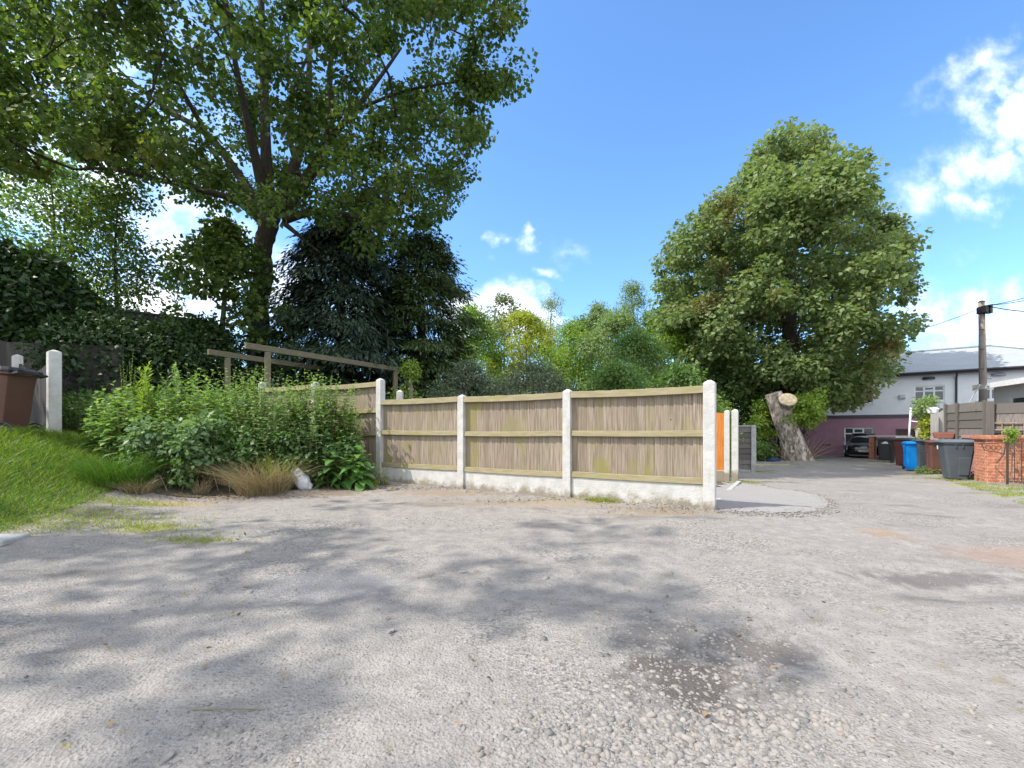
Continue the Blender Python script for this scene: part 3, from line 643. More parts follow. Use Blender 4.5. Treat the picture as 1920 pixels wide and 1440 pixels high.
# ------------------------------------------------------------------ smaller trees
def bush_tree(name,label,cat,px,d,ytop,wpx,mat,seed,ybot=None,leaf=.16,n=130,per=90,group=None,bark='bark_pale',top=1.0,trunk_r=.12,narrow=0,rc=(.4,.75),flat=.75,droop=.3,wr=.6,deep=.85,dens=-.3,lean=0):
    r=np.random.default_rng(seed); b=G(px,d); zt=CZ+(HY-ytop)*d/F; rx=wpx/2*d/F
    zb=b.z+.25 if ybot is None else max(CZ+(HY-ybot)*d/F,b.z+.15)
    t=thing(name,label,cat,b,0,group); C=[]; guard=0
    while len(C)<n and guard<20000:
        guard+=1
        h=r.random(); th=r.uniform(0,2*PI); q=r.random()**.45
        R=rx*((math.sin(PI*min(1,(h*.86+.14)))**.6) if not narrow else (math.sin(PI*(h*.9+.08))**.7)*(1-narrow*h))
        R*=1+.35*mnoise.noise(Vector((math.cos(th)*1.5+seed,math.sin(th)*1.5,h*4)))
        p=np.array([b.x+lean*h+R*q*math.cos(th),b.y+R*q*math.sin(th)*deep,zb+(zt-zb)*h])
        if mnoise.noise(Vector(p)*.8+Vector((seed,0,0)))<dens: continue
        C.append(p)
    C=np.array(C); H=zt-b.z
    tr=smooth_path([((b.x,b.y,b.z-.2),trunk_r),((b.x+r.normal()*.05*H*.3,b.y,b.z+H*.35),trunk_r*.8),((b.x+lean*.6+r.normal()*.06*H*.3,b.y,b.z+H*.65),trunk_r*.5),((b.x+lean,b.y,b.z+H*.93),trunk_r*.12)],3)
    put_mb(skeleton(tr,C,r,tip=.008,sides=5),'trunk' if cat=='tree' else 'stems',M[bark],t,b)
    v,f=clump_leaves(r,C,r.uniform(rc[0],rc[1],len(C)),per,leaf,flat=flat,droop=droop,wr=wr)
    put('crown' if cat=='tree' else 'foliage',v,f,M[mat],t,b); return t
WG='trees in the small wood beyond the fence'
bush_tree('woodland_tree','bright lime green tree right beside the tall dark evergreen','tree',882,27,578,150,'leaf_lime',21,n=190,group=WG)
bush_tree('woodland_tree','olive brown topped tree standing behind the yellow green tree','tree',945,33,560,170,'leaf_olive',22,n=190,group=WG,leaf=.18)
bush_tree('woodland_tree','yellow green rounded tree in the middle of the wood, brightest of them','tree',985,28,592,200,'leaf_yellow',23,n=220,group=WG)
bush_tree('woodland_tree','slender pale feathery tree with pointed top beside the big low cloud','tree',1034,32,548,130,'leaf_pale',24,n=150,group=WG,narrow=.5,leaf=.12,wr=.4)
bush_tree('woodland_tree','mid green low tree in the gap under the open sky','tree',1090,32,600,150,'leaf_mid',25,n=170,group=WG)
bush_tree('woodland_tree','pale grey green tree left of the tallest slender one','tree',1125,31,572,140,'leaf_pale',26,n=170,group=WG,narrow=.3,wr=.45)
bush_tree('woodland_tree','tall slender silvery tree with pointed crown next to the huge dome tree','tree',1184,29,532,160,'leaf_pale',27,n=190,group=WG,narrow=.55,leaf=.13,wr=.45)
bush_tree('woodland_tree','young tree with thin bare straight trunk showing behind the right fence panel','tree',1190,20,628,170,'leaf_mid',28,n=190,group=WG,leaf=.12,trunk_r=.075)
bush_tree('woodland_tree','bright mid green bushy tree under the left edge of the dome tree','tree',1262,24,600,140,'leaf_lime',29,n=130,group=WG,leaf=.15)
bush_tree('woodland_tree','dark green tree filling the gap behind the orange panel','tree',1340,24,655,200,'leaf_mid',30,n=150,group=WG,leaf=.16)
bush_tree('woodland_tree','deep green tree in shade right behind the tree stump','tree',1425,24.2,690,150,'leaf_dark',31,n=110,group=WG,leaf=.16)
bush_tree('woodland_tree','leafy green tree filling the gap between the yellow green tree and the silvery ones','tree',1068,25,612,150,'leaf_lime',33,n=190,group=WG,leaf=.14)
bush_tree('woodland_tree','dense light green tree in front of the tallest slender one','tree',1150,24,590,160,'leaf_pale',34,n=210,group=WG,leaf=.14)
bush_tree('woodland_tree','tall light green tree merging with the left flank of the dome tree','tree',1238,28,572,150,'leaf_lime',35,n=200,group=WG,leaf=.15)
SG='shrubs behind the fence'
bush_tree('shrub','grey green twiggy shrub nearest the dark evergreens','shrub',875,13.2,688,150,'leaf_grey',41,n=150,per=80,leaf=.075,group=SG,rc=(.25,.45),dens=-.45)
bush_tree('shrub','wide grey green twiggy shrub above the second fence panel','shrub',1000,13.0,684,210,'leaf_grey',42,n=190,per=80,leaf=.075,group=SG,rc=(.25,.45),dens=-.45)
bush_tree('shrub','leafy bright green shrub above the right fence panel','shrub',1165,13.5,690,150,'leaf_mid',43,n=110,leaf=.10,group=SG,rc=(.25,.45))
bush_tree('shrub','low green shrub beside the end post of the long fence','shrub',1270,12.0,694,160,'leaf_mid',44,n=110,leaf=.10,group=SG,rc=(.25,.45))
bush_tree('shrub','light green shrub peeping over the orange panel','shrub',1352,12.6,752,44,'weed_lime',45,n=30,leaf=.10,group=SG,rc=(.22,.4))
bush_tree('shrub','light green shrub between the lapped fence and the tree stump','shrub',1412,24.5,745,70,'leaf_lime',46,n=70,leaf=.13,group=SG,rc=(.3,.5))
# evergreens in the middle left
def conifer(label,px,d,ytop,wpx,ybot,mat,seed,n,per,L,Wd,hang):
    r=np.random.default_rng(seed); b=G(px,d); zt=CZ+(HY-ytop)*d/F; rx=wpx/2*d/F
    t=thing('conifer_tree',label,'tree',b); H=zt-b.z
    C=[];D=[]
    for i in range(n):
        h=r.random()**1.15; th=r.uniform(0,2*PI); R=rx*((1-h)**.55*.95+.06)*(1+.55*mnoise.noise(Vector((math.cos(th)*2.4+seed,math.sin(th)*2.4,h*7))))
        q=r.uniform(.5,1.08)
        if mnoise.noise(Vector((math.cos(th)*3,math.sin(th)*3+seed,h*11)))<-.28: continue
        C.append((b.x+R*q*math.cos(th),b.y+R*q*math.sin(th),b.z+.2+(H-.3)*h)); D.append((math.cos(th),math.sin(th),0))
    C=np.array(C);D=np.array(D);n=len(C)
    tr=smooth_path([((b.x,b.y,b.z-.2),.3),((b.x,b.y,b.z+H*.5),.16),((b.x,b.y,b.z+H*.97),.03)],4)
    put_mb(skeleton(tr,C[::3],r,tip=.012,lift=.1),'trunk',M['bark'],t,b)
    idx=np.repeat(np.arange(n),per); k=len(idx); s=r.random(k)
    # each bough is a drooping fan of sprays
    side=np.stack([-D[idx][:,1],D[idx][:,0],np.zeros(k)],1); lat=r.normal(size=k)*.32
    ln=.85*s
    P=C[idx]+D[idx]*(ln-.3)[:,None]+side*(lat*(.4+s))[:,None]; P[:,2]-= hang*ln*ln*1.1-.08*r.normal(size=k)
    T=D[idx]*.7+side*lat[:,None]*1.6+r.normal(size=(k,3))*.25; T[:,2]-=.35+hang*s
    Nn=np.array([0,0,1.])+D[idx]*.5+r.normal(size=(k,3))*.35
    l=L*r.uniform(.6,1.3,k); v,f=kites(P,T,Nn,l,l*Wd,.15,.5)
    put('crown',v,f,M[mat],t,b); return t
conifer('broad dark cypress with drooping sprays right of the big trunk',640,16.8,404,310,720,'conifer',51,760,110,.24,.26,.55)
conifer('dark bushy evergreen between the cypress and the bright small wood',790,17.8,436,230,720,'conifer_green',52,560,110,.22,.26,.3)
# left background
bush_tree('young_maple','bright green young maple growing against the big trunk','tree',420,14.2,428,170,'leaf_syc',61,n=95,per=75,leaf=.15,ybot=640,wr=.95,rc=(.35,.6))
bush_tree('thin_tree','thin straight sapling with sparse leaves, second from the left edge','tree',222,18.5,345,240,'leaf_syc',62,n=120,per=70,leaf=.16,ybot=600,trunk_r=.11,wr=.7,rc=(.5,.9),bark='bark',group='thin trees on the embankment')
bush_tree('thin_tree','thin forked tree with sparse yellow lit leaves at the left edge','tree',95,19.5,300,300,'leaf_mid',63,n=130,per=70,leaf=.17,ybot=610,trunk_r=.12,wr=.7,rc=(.5,.95),bark='bark',group='thin trees on the embankment')
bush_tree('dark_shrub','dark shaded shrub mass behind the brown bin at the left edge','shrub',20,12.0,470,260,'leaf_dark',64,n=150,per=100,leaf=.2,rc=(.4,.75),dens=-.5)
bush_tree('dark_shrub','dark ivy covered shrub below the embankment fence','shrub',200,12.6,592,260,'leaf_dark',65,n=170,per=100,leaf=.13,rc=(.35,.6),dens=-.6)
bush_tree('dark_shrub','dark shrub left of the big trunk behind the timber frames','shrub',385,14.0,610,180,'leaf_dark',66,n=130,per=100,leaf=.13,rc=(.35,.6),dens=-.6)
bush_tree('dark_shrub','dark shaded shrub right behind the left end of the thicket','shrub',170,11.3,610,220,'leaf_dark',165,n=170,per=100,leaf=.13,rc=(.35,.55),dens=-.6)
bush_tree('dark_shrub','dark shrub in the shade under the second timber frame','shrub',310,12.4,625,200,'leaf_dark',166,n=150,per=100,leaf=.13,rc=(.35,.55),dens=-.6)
bush_tree('green_shrub','light green low shrub under the timber beam right of the big trunk','shrub',545,15.6,585,130,'leaf_mid',67,n=90,per=80,leaf=.12,rc=(.3,.5))
bush_tree('green_shrub','yellow green sprig bush at the far end of the timber beam','shrub',770,12.2,682,70,'weed_lime',68,n=40,per=50,leaf=.09,rc=(.18,.3))
# trees just outside the left edge of the view; they throw the dappled shade on the yard
def shade_tree(label,x,y,zc,R,n,per,seed):
    r=np.random.default_rng(seed); b=Vector((x,y,gz(x,y))); t=thing('yard_tree',label,'tree',b)
    C=[]
    while len(C)<n:
        d=r.normal(size=3); d/=np.linalg.norm(d); p=np.array([x,y,zc])+d*np.array([R,R,R*.8])*r.uniform(.35,1)
        if mnoise.noise(Vector(p)*.6+Vector((seed,0,0)))<-.02: continue
        C.append(p)
    C=np.array(C); tr=smooth_path([((x,y,b.z-.2),.28),((x+.1,y,b.z+zc*.4),.2),((x,y,zc),.12),((x,y,zc+R*.6),.03)],3)
    put_mb(skeleton(tr,C,r,tip=.010),'trunk',M['bark'],t,b)
    v,f=clump_leaves(r,C,r.uniform(.35,.75,n),per,.19,wr=.95); put('crown',v,f,M['leaf_syc'],t,b)
shade_tree('broadleaf tree outside the left edge whose crown dapples the near gravel',-13.2,.7,11.8,4.6,60,44,71)
shade_tree('broadleaf tree outside the left edge shading the bank fence and brown bin',-18.5,8.6,8.5,4.4,170,90,72)

# ------------------------------------------------------------------ the house
HRZ=math.atan2(-.633,.774)
def fac(px,py,w=0):      # place on the facade plane (pushed back by w): along, height
    a=(px-CX)/F; ox,oy=Hs.x+Hn.x*w,Hs.y+Hn.y*w
    s_=(a*oy-ox)/(He.x-a*He.y); d=oy+He.y*s_
    return s_,CZ+(HY-py)*d/F
hg=-1.3
house=thing('house','long two storey house, pale grey above and mauve below, with grey slate roof','house',(Hs.x,Hs.y,0),HRZ)
S0,S1=-7.5,12.6
zb=2.0*0+fac(1640,781)[1]; ze=4.28
def rect(x0,y0,x1,y1):
    a=fac(x0,y0); b=fac(x1,y1); return (a[0],b[0],(fac(x0,y1)[1]+fac(x1,y1)[1])/2,(fac(x0,y0)[1]+fac(x1,y0)[1])/2)
def fix(rc,z0,z1): return (rc[0],rc[1],z0,z1)
WU1=rect(1592,729,1637,755); WU2=rect(1714,722,1771,750); WL=rect(1583,801,1637,830); DR=rect(1679,804,1720,865)
WU1=fix(WU1,2.58,3.42); WU2=fix(WU2,2.60,3.44); WL=fix(WL,.10,1.15); DR=(DR[0],DR[1],hg,1.08); WU3=(7.9,9.4,2.58,3.42)
def holed(name,s0,s1,z0,z1,y,holes,mat,dep=.13):
    m=MB(); xs=sorted(set([s0,s1]+[q for h in holes for q in h[:2]])); zs=sorted(set([z0,z1]+[min(max(q,z0),z1) for h in holes for q in h[2:]]))
    inh=lambda x,z:any(h[0]<x<h[1] and h[2]<z<h[3] for h in holes)
    for i in range(len(xs)-1):
        for k in range(len(zs)-1):
            if not inh((xs[i]+xs[i+1])/2,(zs[k]+zs[k+1])/2):
                m.add([(xs[i],y,zs[k]),(xs[i+1],y,zs[k]),(xs[i+1],y,zs[k+1]),(xs[i],y,zs[k+1])],[(0,1,2,3)])
    for (a,b,c,d) in holes:
        c=max(c,z0); d=min(d,z1)
        m.add([(a,y,c),(b,y,c),(b,y,d),(a,y,d),(a,y+dep,c),(b,y+dep,c),(b,y+dep,d),(a,y+dep,d)],[(0,4,5,1),(1,5,6,2),(2,6,7,3),(3,7,4,0)])
    return m.build(name,mat,house,fix=False)
holed('upper_wall',S0,S1,zb,ze,0,[WU1,WU2,WU3],M['render_white'])
holed('lower_wall',S0,S1,hg,zb,.004,[WL,DR],M['render_pink'])
m_=MB()
for x in (S0,S1): m_.add([(x,0,hg),(x,8,hg),(x,8,ze),(x,0,ze)],[(0,1,2,3)])
m_.add([(S0,8,hg),(S1,8,hg),(S1,8,ze),(S0,8,ze)],[(0,1,2,3)]); m_.build('side_walls',M['render_white'],house)
MB().box(S0,S1,-.03,.05,zb-.10,zb+.10).build('band',M['band'],house)
zr=5.86
roof=MB().add([(S0-.1,-.32,ze-.10),(S1+.3,-.32,ze-.10),(S1+.3,8.32,ze-.10),(S0-.1,8.32,ze-.10),(S0-.1,4,zr),(8.9,4,zr)],[(0,1,5,4),(1,2,5),(2,3,4,5),(3,0,4)])
# slates are laid in the plane of the roof: the mesh is built flat and tilted by its own transform
sl_=math.atan2(zr-ze+.10,4.32); Lr=4.32/math.cos(sl_)
rf=mesh_obj('roof',[(S0-.1,0,0),(S1+.3,0,0),(8.9,Lr,0),(S0-.1,Lr,0)],[(0,1,2,3)],M['slate'],house); rf.location=(0,-.32,ze-.10); rf.rotation_euler=(sl_,0,0)
rb=MB().add([(S1+.3,-.32,ze-.10),(S1+.3,8.32,ze-.10),(8.9,4,zr),(S0-.1,8.32,ze-.10),(S0-.1,4,zr),(S0-.1,-.32,ze-.10)],[(0,1,2),(1,3,4,2),(3,5,4)]).build('rear_roof',M['slate'],house)
MB().tube([(S0-.1,4,zr+.01),(8.9,4,zr+.01)],.09,8).build('ridge_tiles',plain('ridge_grey',(.2,.22,.24),.7),house)
MB().bar((8.9,4,zr+.02),(S1+.3,-.32,ze-.06),.12,.06).build('hip_tiles',bpy.data.materials['ridge_grey'],house)
MB().box(S0,S1+.2,-.30,-.03,ze-.16,ze-.105).build('soffit',M['band'],house)
g_=MB(); g_.tube([(S0-.1,-.38,ze-.14),(S1+.3,-.38,ze-.14)],.065,8).box(S0-.1,S1+.3,-.335,-.305,ze-.28,ze-.105); g_.build('gutter',M['gutter'],house)
sdp=fac(1793,700)[0]; MB().tube([(sdp,-.36,ze-.18),(sdp,-.25,ze-.35),(sdp,-.06,ze-.5),(sdp,-.06,hg)],.045,8).build('downpipe',M['gutter'],house)
def window(rc,cols,tr_):
    a,b,c,d=rc; w=.06; y=.045; f=MB()
    f.box(a,b,y,y+.06,c,c+w).box(a,b,y,y+.06,d-w,d).box(a,a+w,y,y+.06,c+w,d-w).box(b-w,b,y,y+.06,c+w,d-w)
    xs=[a+(b-a)*k/cols for k in range(1,cols)]; zt=c+(d-c)*tr_
    for x in xs: f.box(x-.04,x+.04,y-.004,y+.055,c+w,d-w)
    e=[a+w]+[q for x in xs for q in (x-.04,x+.04)]+[b-w]
    for k in range(cols): f.box(e[2*k],e[2*k+1],y+.002,y+.058,zt-.035,zt+.035)
    k=cols//2; f.box(e[2*k],e[2*k+1],y-.016,y+.001,zt+.036,zt+.075).box(e[2*k],e[2*k+1],y-.016,y+.001,d-w-.045,d-w)
    fr=f.build('window',M['upvc'],house)
    MB().box(a+.01,b-.01,y+.03,y+.04,c+.01,d-.01).build('pane',M['glass'],fr)
    MB().box(a-.06,b+.06,-.07,.045,c-.07,c-.001).build('sill',M['render_white'] if c>1.5 else M['band'],fr)
    MB().box(a+.02,b-.02,.13,.16,c,d).build('curtain',plain('dim_curtain',(.16,.14,.12),.9),fr)
for rc in (WU1,WU2,WL,WU3): window(rc,3,.66)
dm=MB().box(DR[0]+.08,DR[1]-.08,.09,.12,hg,DR[3]-.08); dd=dm.build('door',surf('brown_door',(.10,.06,.04),(.07,.045,.03),8,.6,.2,40,stretch=(6,6,.4)),house)
MB().box(DR[0],DR[0]+.08,.03,.12,hg,DR[3]).box(DR[1]-.08,DR[1],.03,.12,hg,DR[3]).box(DR[0]+.08,DR[1]-.08,.03,.12,DR[3]-.08,DR[3]).build('door_frame',M['band'],house)
def lampshape(px,py):
    s_,z=fac(px,py); m=MB(); pts=[]
    for k in range(9):
        a=PI*k/8; pts.append((s_+.27*math.cos(a),-.02-.16*math.sin(a)))
    m.prism(pts,'z',z-.08,z+.05); return m
lampshape(1741,709).build('wall_lamp',M['gutter'],house,bevel=.02); lampshape(1872,702).build('wall_lamp',plain('grey_lamp_shell',(.3,.31,.33),.5),house,bevel=.02)
s_,z=fac(1692,744); MB().prism([(-.14,z-.10),(0,z-.14),(0,z+.12),(-.10,z+.12)],'x',s_-.14,s_+.14).build('flue_box',M['gutter'] if 0 else plain('pale_flue',(.50,.52,.55),.6),house,bevel=.015)
s_,z=fac(1550,834); MB().box(s_-.22,s_+.22,-.03,0,z-.03,z+.03).build('wall_vent',M['band'],house)

# ------------------------------------------------------------------ lean-to, pole, cables
lt=thing('lean_to','white flat roofed lean-to with pale fascia behind the dark slatted fence','lean-to',(0,0,0))
lp=[(W(1842,722,18.5),W(1842,830,18.5)),(W(1975,702,14.8),W(1975,840,14.8))]
a_=lp[0][0]; b_=lp[1][0]; ax_=(b_-a_); ax_.z=0; Ln_=ax_.length; ax_.normalize()
lt.location=(a_.x,a_.y,0); lt.rotation_euler=(0,0,math.atan2(ax_.y,ax_.x))
zl=2.78
h_=[(1.0,3.0,1.55,2.3)]
m_=MB()
xs=[0,1.0,3.0,6]; zz=[-.5,1.55,2.3,zl]
for i in range(3):
    for k in range(3):
        if not(i==1 and k==1): m_.add([(xs[i],.35,zz[k]),(xs[i+1],.35,zz[k]),(xs[i+1],.35,zz[k+1]),(xs[i],.35,zz[k+1])],[(0,1,2,3)])
m_.add([(0,.35,-.5),(0,3.5,-.5),(0,3.5,zl),(0,.35,zl)],[(0,1,2,3)])
m_.build('wall',M['render_white'],lt)
MB().box(-.25,6.2,-.15,3.6,zl+.002,zl+.05).build('roof_deck',M['gutter'],lt)
MB().hexa([(-.28,-.20,zl-.11),(6.2,-.20,zl-.11),(6.2,-.155,zl-.11),(-.28,-.155,zl-.11)],[(-.28,-.20,zl+.09),(6.2,-.20,zl+.09),(6.2,-.155,zl+.09),(-.28,-.155,zl+.09)]).build('fascia',M['white_paint'],lt)
fr=MB().box(1.0,3.0,.38,.44,1.55,1.62).box(1.0,3.0,.38,.44,2.23,2.3).box(1.0,1.07,.38,.44,1.62,2.23).box(2.93,3.0,.38,.44,1.62,2.23).box(1.96,2.04,.38,.44,1.62,2.23).build('window',M['upvc'],lt)
MB().box(1.02,2.98,.42,.43,1.57,2.28).build('pane',M['glass'],fr)
PB=W(1843,860,19.4); PB.z=gz(PB.x,PB.y)
po=thing('utility_pole','tall brown wooden utility pole in front of the slate roof','pole',PB)
ph=CZ+(HY-566)*19.4/F-PB.z
MB().tube([(0,0,-.3),(.0,0,ph*.5),(-.06,0,ph)],[.145,.13,.105],12).build('shaft',M['polewood'],po,smooth=True)
MB().tube([(-.06,0,ph+.001),(-.06,0,ph+.05)],[.13,.05],12).build('cap',M['gutter'],po)
MB().box(-.20,-.13,-.34,.10,ph-.52,ph-.22).box(.02,.13,-.30,-.1,ph-.55,ph-.2).tube([(-.05,-.18,ph-.55),(-.05,-.18,ph-.25)],.09,10).build('junction_boxes',M['gutter'],po,bevel=.02)
MB().bar((-.22,-.16,ph-.24),(.24,-.16,ph-.16),.05,.05).build('bracket',M['iron'],po)
for k in range(7):
    z=ph-1.2-k*.42; sx_=1 if k%2 else -1
    MB().tube([(-.03,-.1,z),(-.03+sx_*.27,-.12,z)],.012,5).build('step_iron',M['iron'],po)
tp=Vector((PB.x,PB.y-.15,PB.z+ph-.2))
for lab,e,sag in (('upper thin cable from the utility pole running to the right','R1',.15),('lower thick cable from the utility pole running to the right','R2',.2),('middle thin cable from the utility pole running steeply right','R3',.12),('thin cable from the utility pole running left behind the dome tree','L1',.5)):
    b={'R1':W(2050,512,14.5),'R2':W(2050,577,15),'R3':W(2050,530,14),'L1':W(1560,640,30.5)}[e]
    pts=[]
    for k in range(17):
        t=k/16; p=tp.lerp(b,t); p.z-=sag*4*t*(1-t); pts.append(p)
    o=MB().tube(pts,.014 if e!='R2' else .02,5).build('overhead_cable',M['gutter'],None); tag(o,lab,'cable','overhead cables')
p0=W(1838,726,18.3); p1=W(1814,763,17.6)
pts=[p0.lerp(p1,k/8)+Vector((0,0,-.22*math.sin(PI*k/8)*-1))*.6 for k in range(9)]
tag(MB().tube(pts,.02,5).build('drooping_cable',plain('grey_cable',(.3,.31,.32),.6),None),'grey cable hanging from the corner of the lean-to','cable')

# ------------------------------------------------------------------ wheelie bins
def bin_mesh(body,lid,name,label,loc,rz,k=1.0,group='wheelie bins along the lane',sticker=None):
    t=thing(name,label,'wheelie bin',loc,rz,group)        # local -y is the front, wheels at +y
    m=MB(); n=6
    def ring(hx,y0,y1,z,c=.05):
        return [(-hx+c,y0,z),(hx-c,y0,z),(hx,y0+c,z),(hx,y1-c,z),(hx-c,y1,z),(-hx+c,y1,z),(-hx,y1-c,z),(-hx,y0+c,z)]
    rings=[ring(.235,-.25,.18,.03),ring(.245,-.28,.20,.30),ring(.265,-.335,.26,.72),ring(.275,-.36,.29,.93),ring(.30,-.385,.32,.95),ring(.30,-.385,.32,.985)]
    vs=[v for q in rings for v in q]; fs=[tuple(reversed(range(8))),tuple(range(40,48))]
    for i in range(len(rings)-1):
        for j in range(8): fs.append((i*8+j,i*8+(j+1)%8,(i+1)*8+(j+1)%8,(i+1)*8+j))
    m.add(vs,fs)
    for y in (-.12,.02):
        for s_ in (-1,1): m.box(s_*.285-.012,s_*.285+.012,y-.012,y+.012,.84,.951)
    b=m.build('body',body,t,bevel=.006)
    pn=MB().prism([(-.02,.10),(.14,.10),(.20,.62),(.16,.66),(-.02,.66)],'x',.2475,.262)
    MB().add([(.262,-.06,.13),(.266,.14,.13),(.279,.20,.60),(.276,-.06,.60),(.238,-.06,.13),(.238,.14,.13),(.238,.20,.60),(.238,-.06,.60)],[(0,1,2,3),(0,4,5,1),(1,5,6,2),(2,6,7,3),(3,7,4,0)]).build('side_panel',body,b,bevel=.012)
    MB().add([(-.262,-.06,.13),(-.266,.14,.13),(-.279,.20,.60),(-.276,-.06,.60),(-.238,-.06,.13),(-.238,.14,.13),(-.238,.20,.60),(-.238,-.06,.60)],[(3,2,1,0),(1,5,4,0),(2,6,5,1),(3,7,6,2),(0,4,7,3)]).build('side_panel',body,b,bevel=.012)
    l=MB(); rl=[ring(.315,-.43,.33,.988,.06),ring(.315,-.43,.33,1.015,.06),ring(.25,-.35,.27,1.065,.06),ring(.12,-.2,.15,1.08,.05)]
    vs=[v for q in rl for v in q]; fs=[tuple(reversed(range(8))),tuple(range(24,32))]
    for i in range(3):
        for j in range(8): fs.append((i*8+j,i*8+(j+1)%8,(i+1)*8+(j+1)%8,(i+1)*8+j))
    l.add(vs,fs); l.build('lid',lid,t,bevel=.008,seg=2)
    MB().tube([(-.24,.32,.95),(-.24,.42,.97),(.24,.42,.97),(.24,.32,.95)],.018,8).box(-.2,-.12,.33,.40,.96,1.02).box(.12,.2,.33,.40,.96,1.02).build('handle',M['black_plastic'],t)
    for s_ in (-1,1):
        w=MB(); w.torus((s_*.25,.24,.10),.075,.026,'x',20,8); w.build('wheel',M['rubber'],t,smooth=True)
        MB().tube([(s_*.235,.24,.10),(s_*.265,.24,.10)],.05,12).build('hub',M['black_plastic'],t)
        ar=MB(); ar.torus((s_*.25,.24,.10),.135,.016,'x',14,5,a0=0,a1=PI); ar.build('wheel_arch',M['black_plastic'],t)
    MB().tube([(-.26,.24,.10),(.26,.24,.10)],.014,8).build('axle',M['iron'],t)
    if sticker: MB().add(sticker,[tuple(range(len(sticker)))]).build('sticker',M['sticker'],b)
    t.scale=(k,k,k); return t
def face(dx,dy): return math.atan2(dx,-dy)        # yaw that turns local -y to (dx,dy)
def binat(px,py,yaw,body,lid,label,k=1.0,sticker=None):
    p=hit(px,py); return bin_mesh(M[body],M[lid],'wheelie_bin',label,p,yaw,k,sticker=sticker)
Y0=face(-.884,.462)
bn=binat(1799,900,Y0,'bin_slate','bin_lid','big slate grey wheelie bin nearest the lane, side on beside the brick pier',1.02,
   sticker=[(-.20,-.3665,.80),(-.10,-.3665,.80),(-.10,-.372,.90),(-.20,-.372,.90)])
bn.location+=Vector((.1,.15,0))
Y1=face(-.85,-.5)
binat(1759,888,face(-.5,-.85),'bin_brown','bin_brown','brown wheelie bin half hidden behind the big slate grey bin')
binat(1735,883,face(-.5,-.85),'bin_slate','bin_slate','slim looking slate grey wheelie bin touching the blue bin')
binat(1713,881.5,face(-.5,-.85),'bin_blue','bin_blue','bright blue wheelie bin',.9)
binat(1698,873,Y1,'bin_maroon','bin_char','maroon brown wheelie bin just left of the blue bin')
binat(1686,869,Y1,'bin_char','bin_char','charcoal wheelie bin behind the pale concrete stub post')
binat(1661,863,face(-.72,-.69),'bin_char','bin_char','charcoal wheelie bin with white sticker inside the brick bin store',1.0,
   sticker=[(-.14,-.366,.80),(.14,-.366,.80),(.11,-.372,.87),(.02,-.375,.92),(-.05,-.373,.88)])
lb=bin_mesh(M['bin_brown'],M['black_plastic'],'wheelie_bin','large reddish brown wheelie bin with black lid cut by the left edge',W(3,815,7.35),face(-.99,-.1),1.08,group=None)
lb.location.z=gz(lb.location.x,lb.location.y)-.05

# ------------------------------------------------------------------ bin store, brick piers, fences on the right
p=hit(1661,862); st=thing('bin_store','low bin store with brick side pier and pale flat top board along the bins','bin store',p,face(-.72,-.69))
MB().box(-.62,-.42,-.25,.55,-.2,1.12).build('side_pier',M['brick'],st,bevel=.006)
MB().box(.42,.52,-.25,.55,-.2,1.12).build('side_post',M['concrete_grey'],st,bevel=.006)
MB().box(-.7,.9,-.35,.75,1.122,1.175).build('top_board',M['white_paint'] if 0 else surf('pale_board',(.52,.47,.42),(.42,.38,.33),6,.8,.2,50,stretch=(1,6,6)),st,bevel=.005)
p=hit(1684,872); o=thing('stub_post','pale concrete stub post between the bin store and the bins','post',p,.3); post_mb(0,-.2,1.06,.15,.02).build('shaft',M['concrete_grey'],o,bevel=.008)
a=hit(1692,872); b=hit(1770,888); a=Vector((a.x+.75,a.y+.35,a.z)); b=Vector((b.x+.9,b.y+.4,b.z))
lw=thing('low_wall','low mossy wall with pale coping running behind the row of bins','wall',a,math.atan2(b.y-a.y,b.x-a.x)); wl=(b-a).length
MB().box(-1.2,wl+.6,-.11,.11,-.5,1.0).build('brickwork',M['brick_pink'],lw); MB().box(-1.3,wl+.7,-.17,.17,1.002,1.075).build('coping',M['concrete_grey'],lw,bevel=.008)
# brick piers
p=W(1878,908,11.3); p.z=gz(p.x,p.y); PRZ_=FRZ+PI
bp=thing('brick_pier','stout red brick pier with brick coping beside the iron gate','brick pier',p,PRZ_+.0)
MB().box(-.36,.36,-.24,.5,-.3,1.06).build('shaft',M['brick'],bp,bevel=.006); MB().box(-.42,1.7,-.28,.56,1.062,1.16).build('coping',M['brick'],bp,bevel=.006)
p=W(1834,893,13.0); p.z=gz(p.x,p.y); bp2=thing('brick_pier','narrow pinkish brick pier tucked behind the big slate grey bin','brick pier',p,PRZ_)
MB().box(-.22,.22,-.2,.35,-.3,1.10).build('shaft',M['brick_pink'],bp2,bevel=.006); MB().box(-.26,.26,-.24,.39,1.102,1.18).build('coping',M['brick_pink'],bp2,bevel=.006)
p=W(1851,832,10.95); br=thing('scroll_frame','small black scrolled frame on the front of the brick pier','bracket',p,PRZ_)  # dark scrolled frame standing just off the pier face
k=MB(); P_=[(-.12,-.06,.0),(.30,-.06,.03),(.27,-.06,-.24),(.14,-.06,-.46)]; k.tube(P_,.013,6); k.tube([(-.12,-.06,0),(-.06,-.06,-.16),(.26,-.06,-.22)],.011,6)
for x in (.0,.09,.18): k.torus((x,-.06,-.09),.045,.008,'y',14,5)
k.tube([(-.12,-.06,0),(-.12,.1,0)],.012,6); k.build('scrollwork',M['iron'],br)
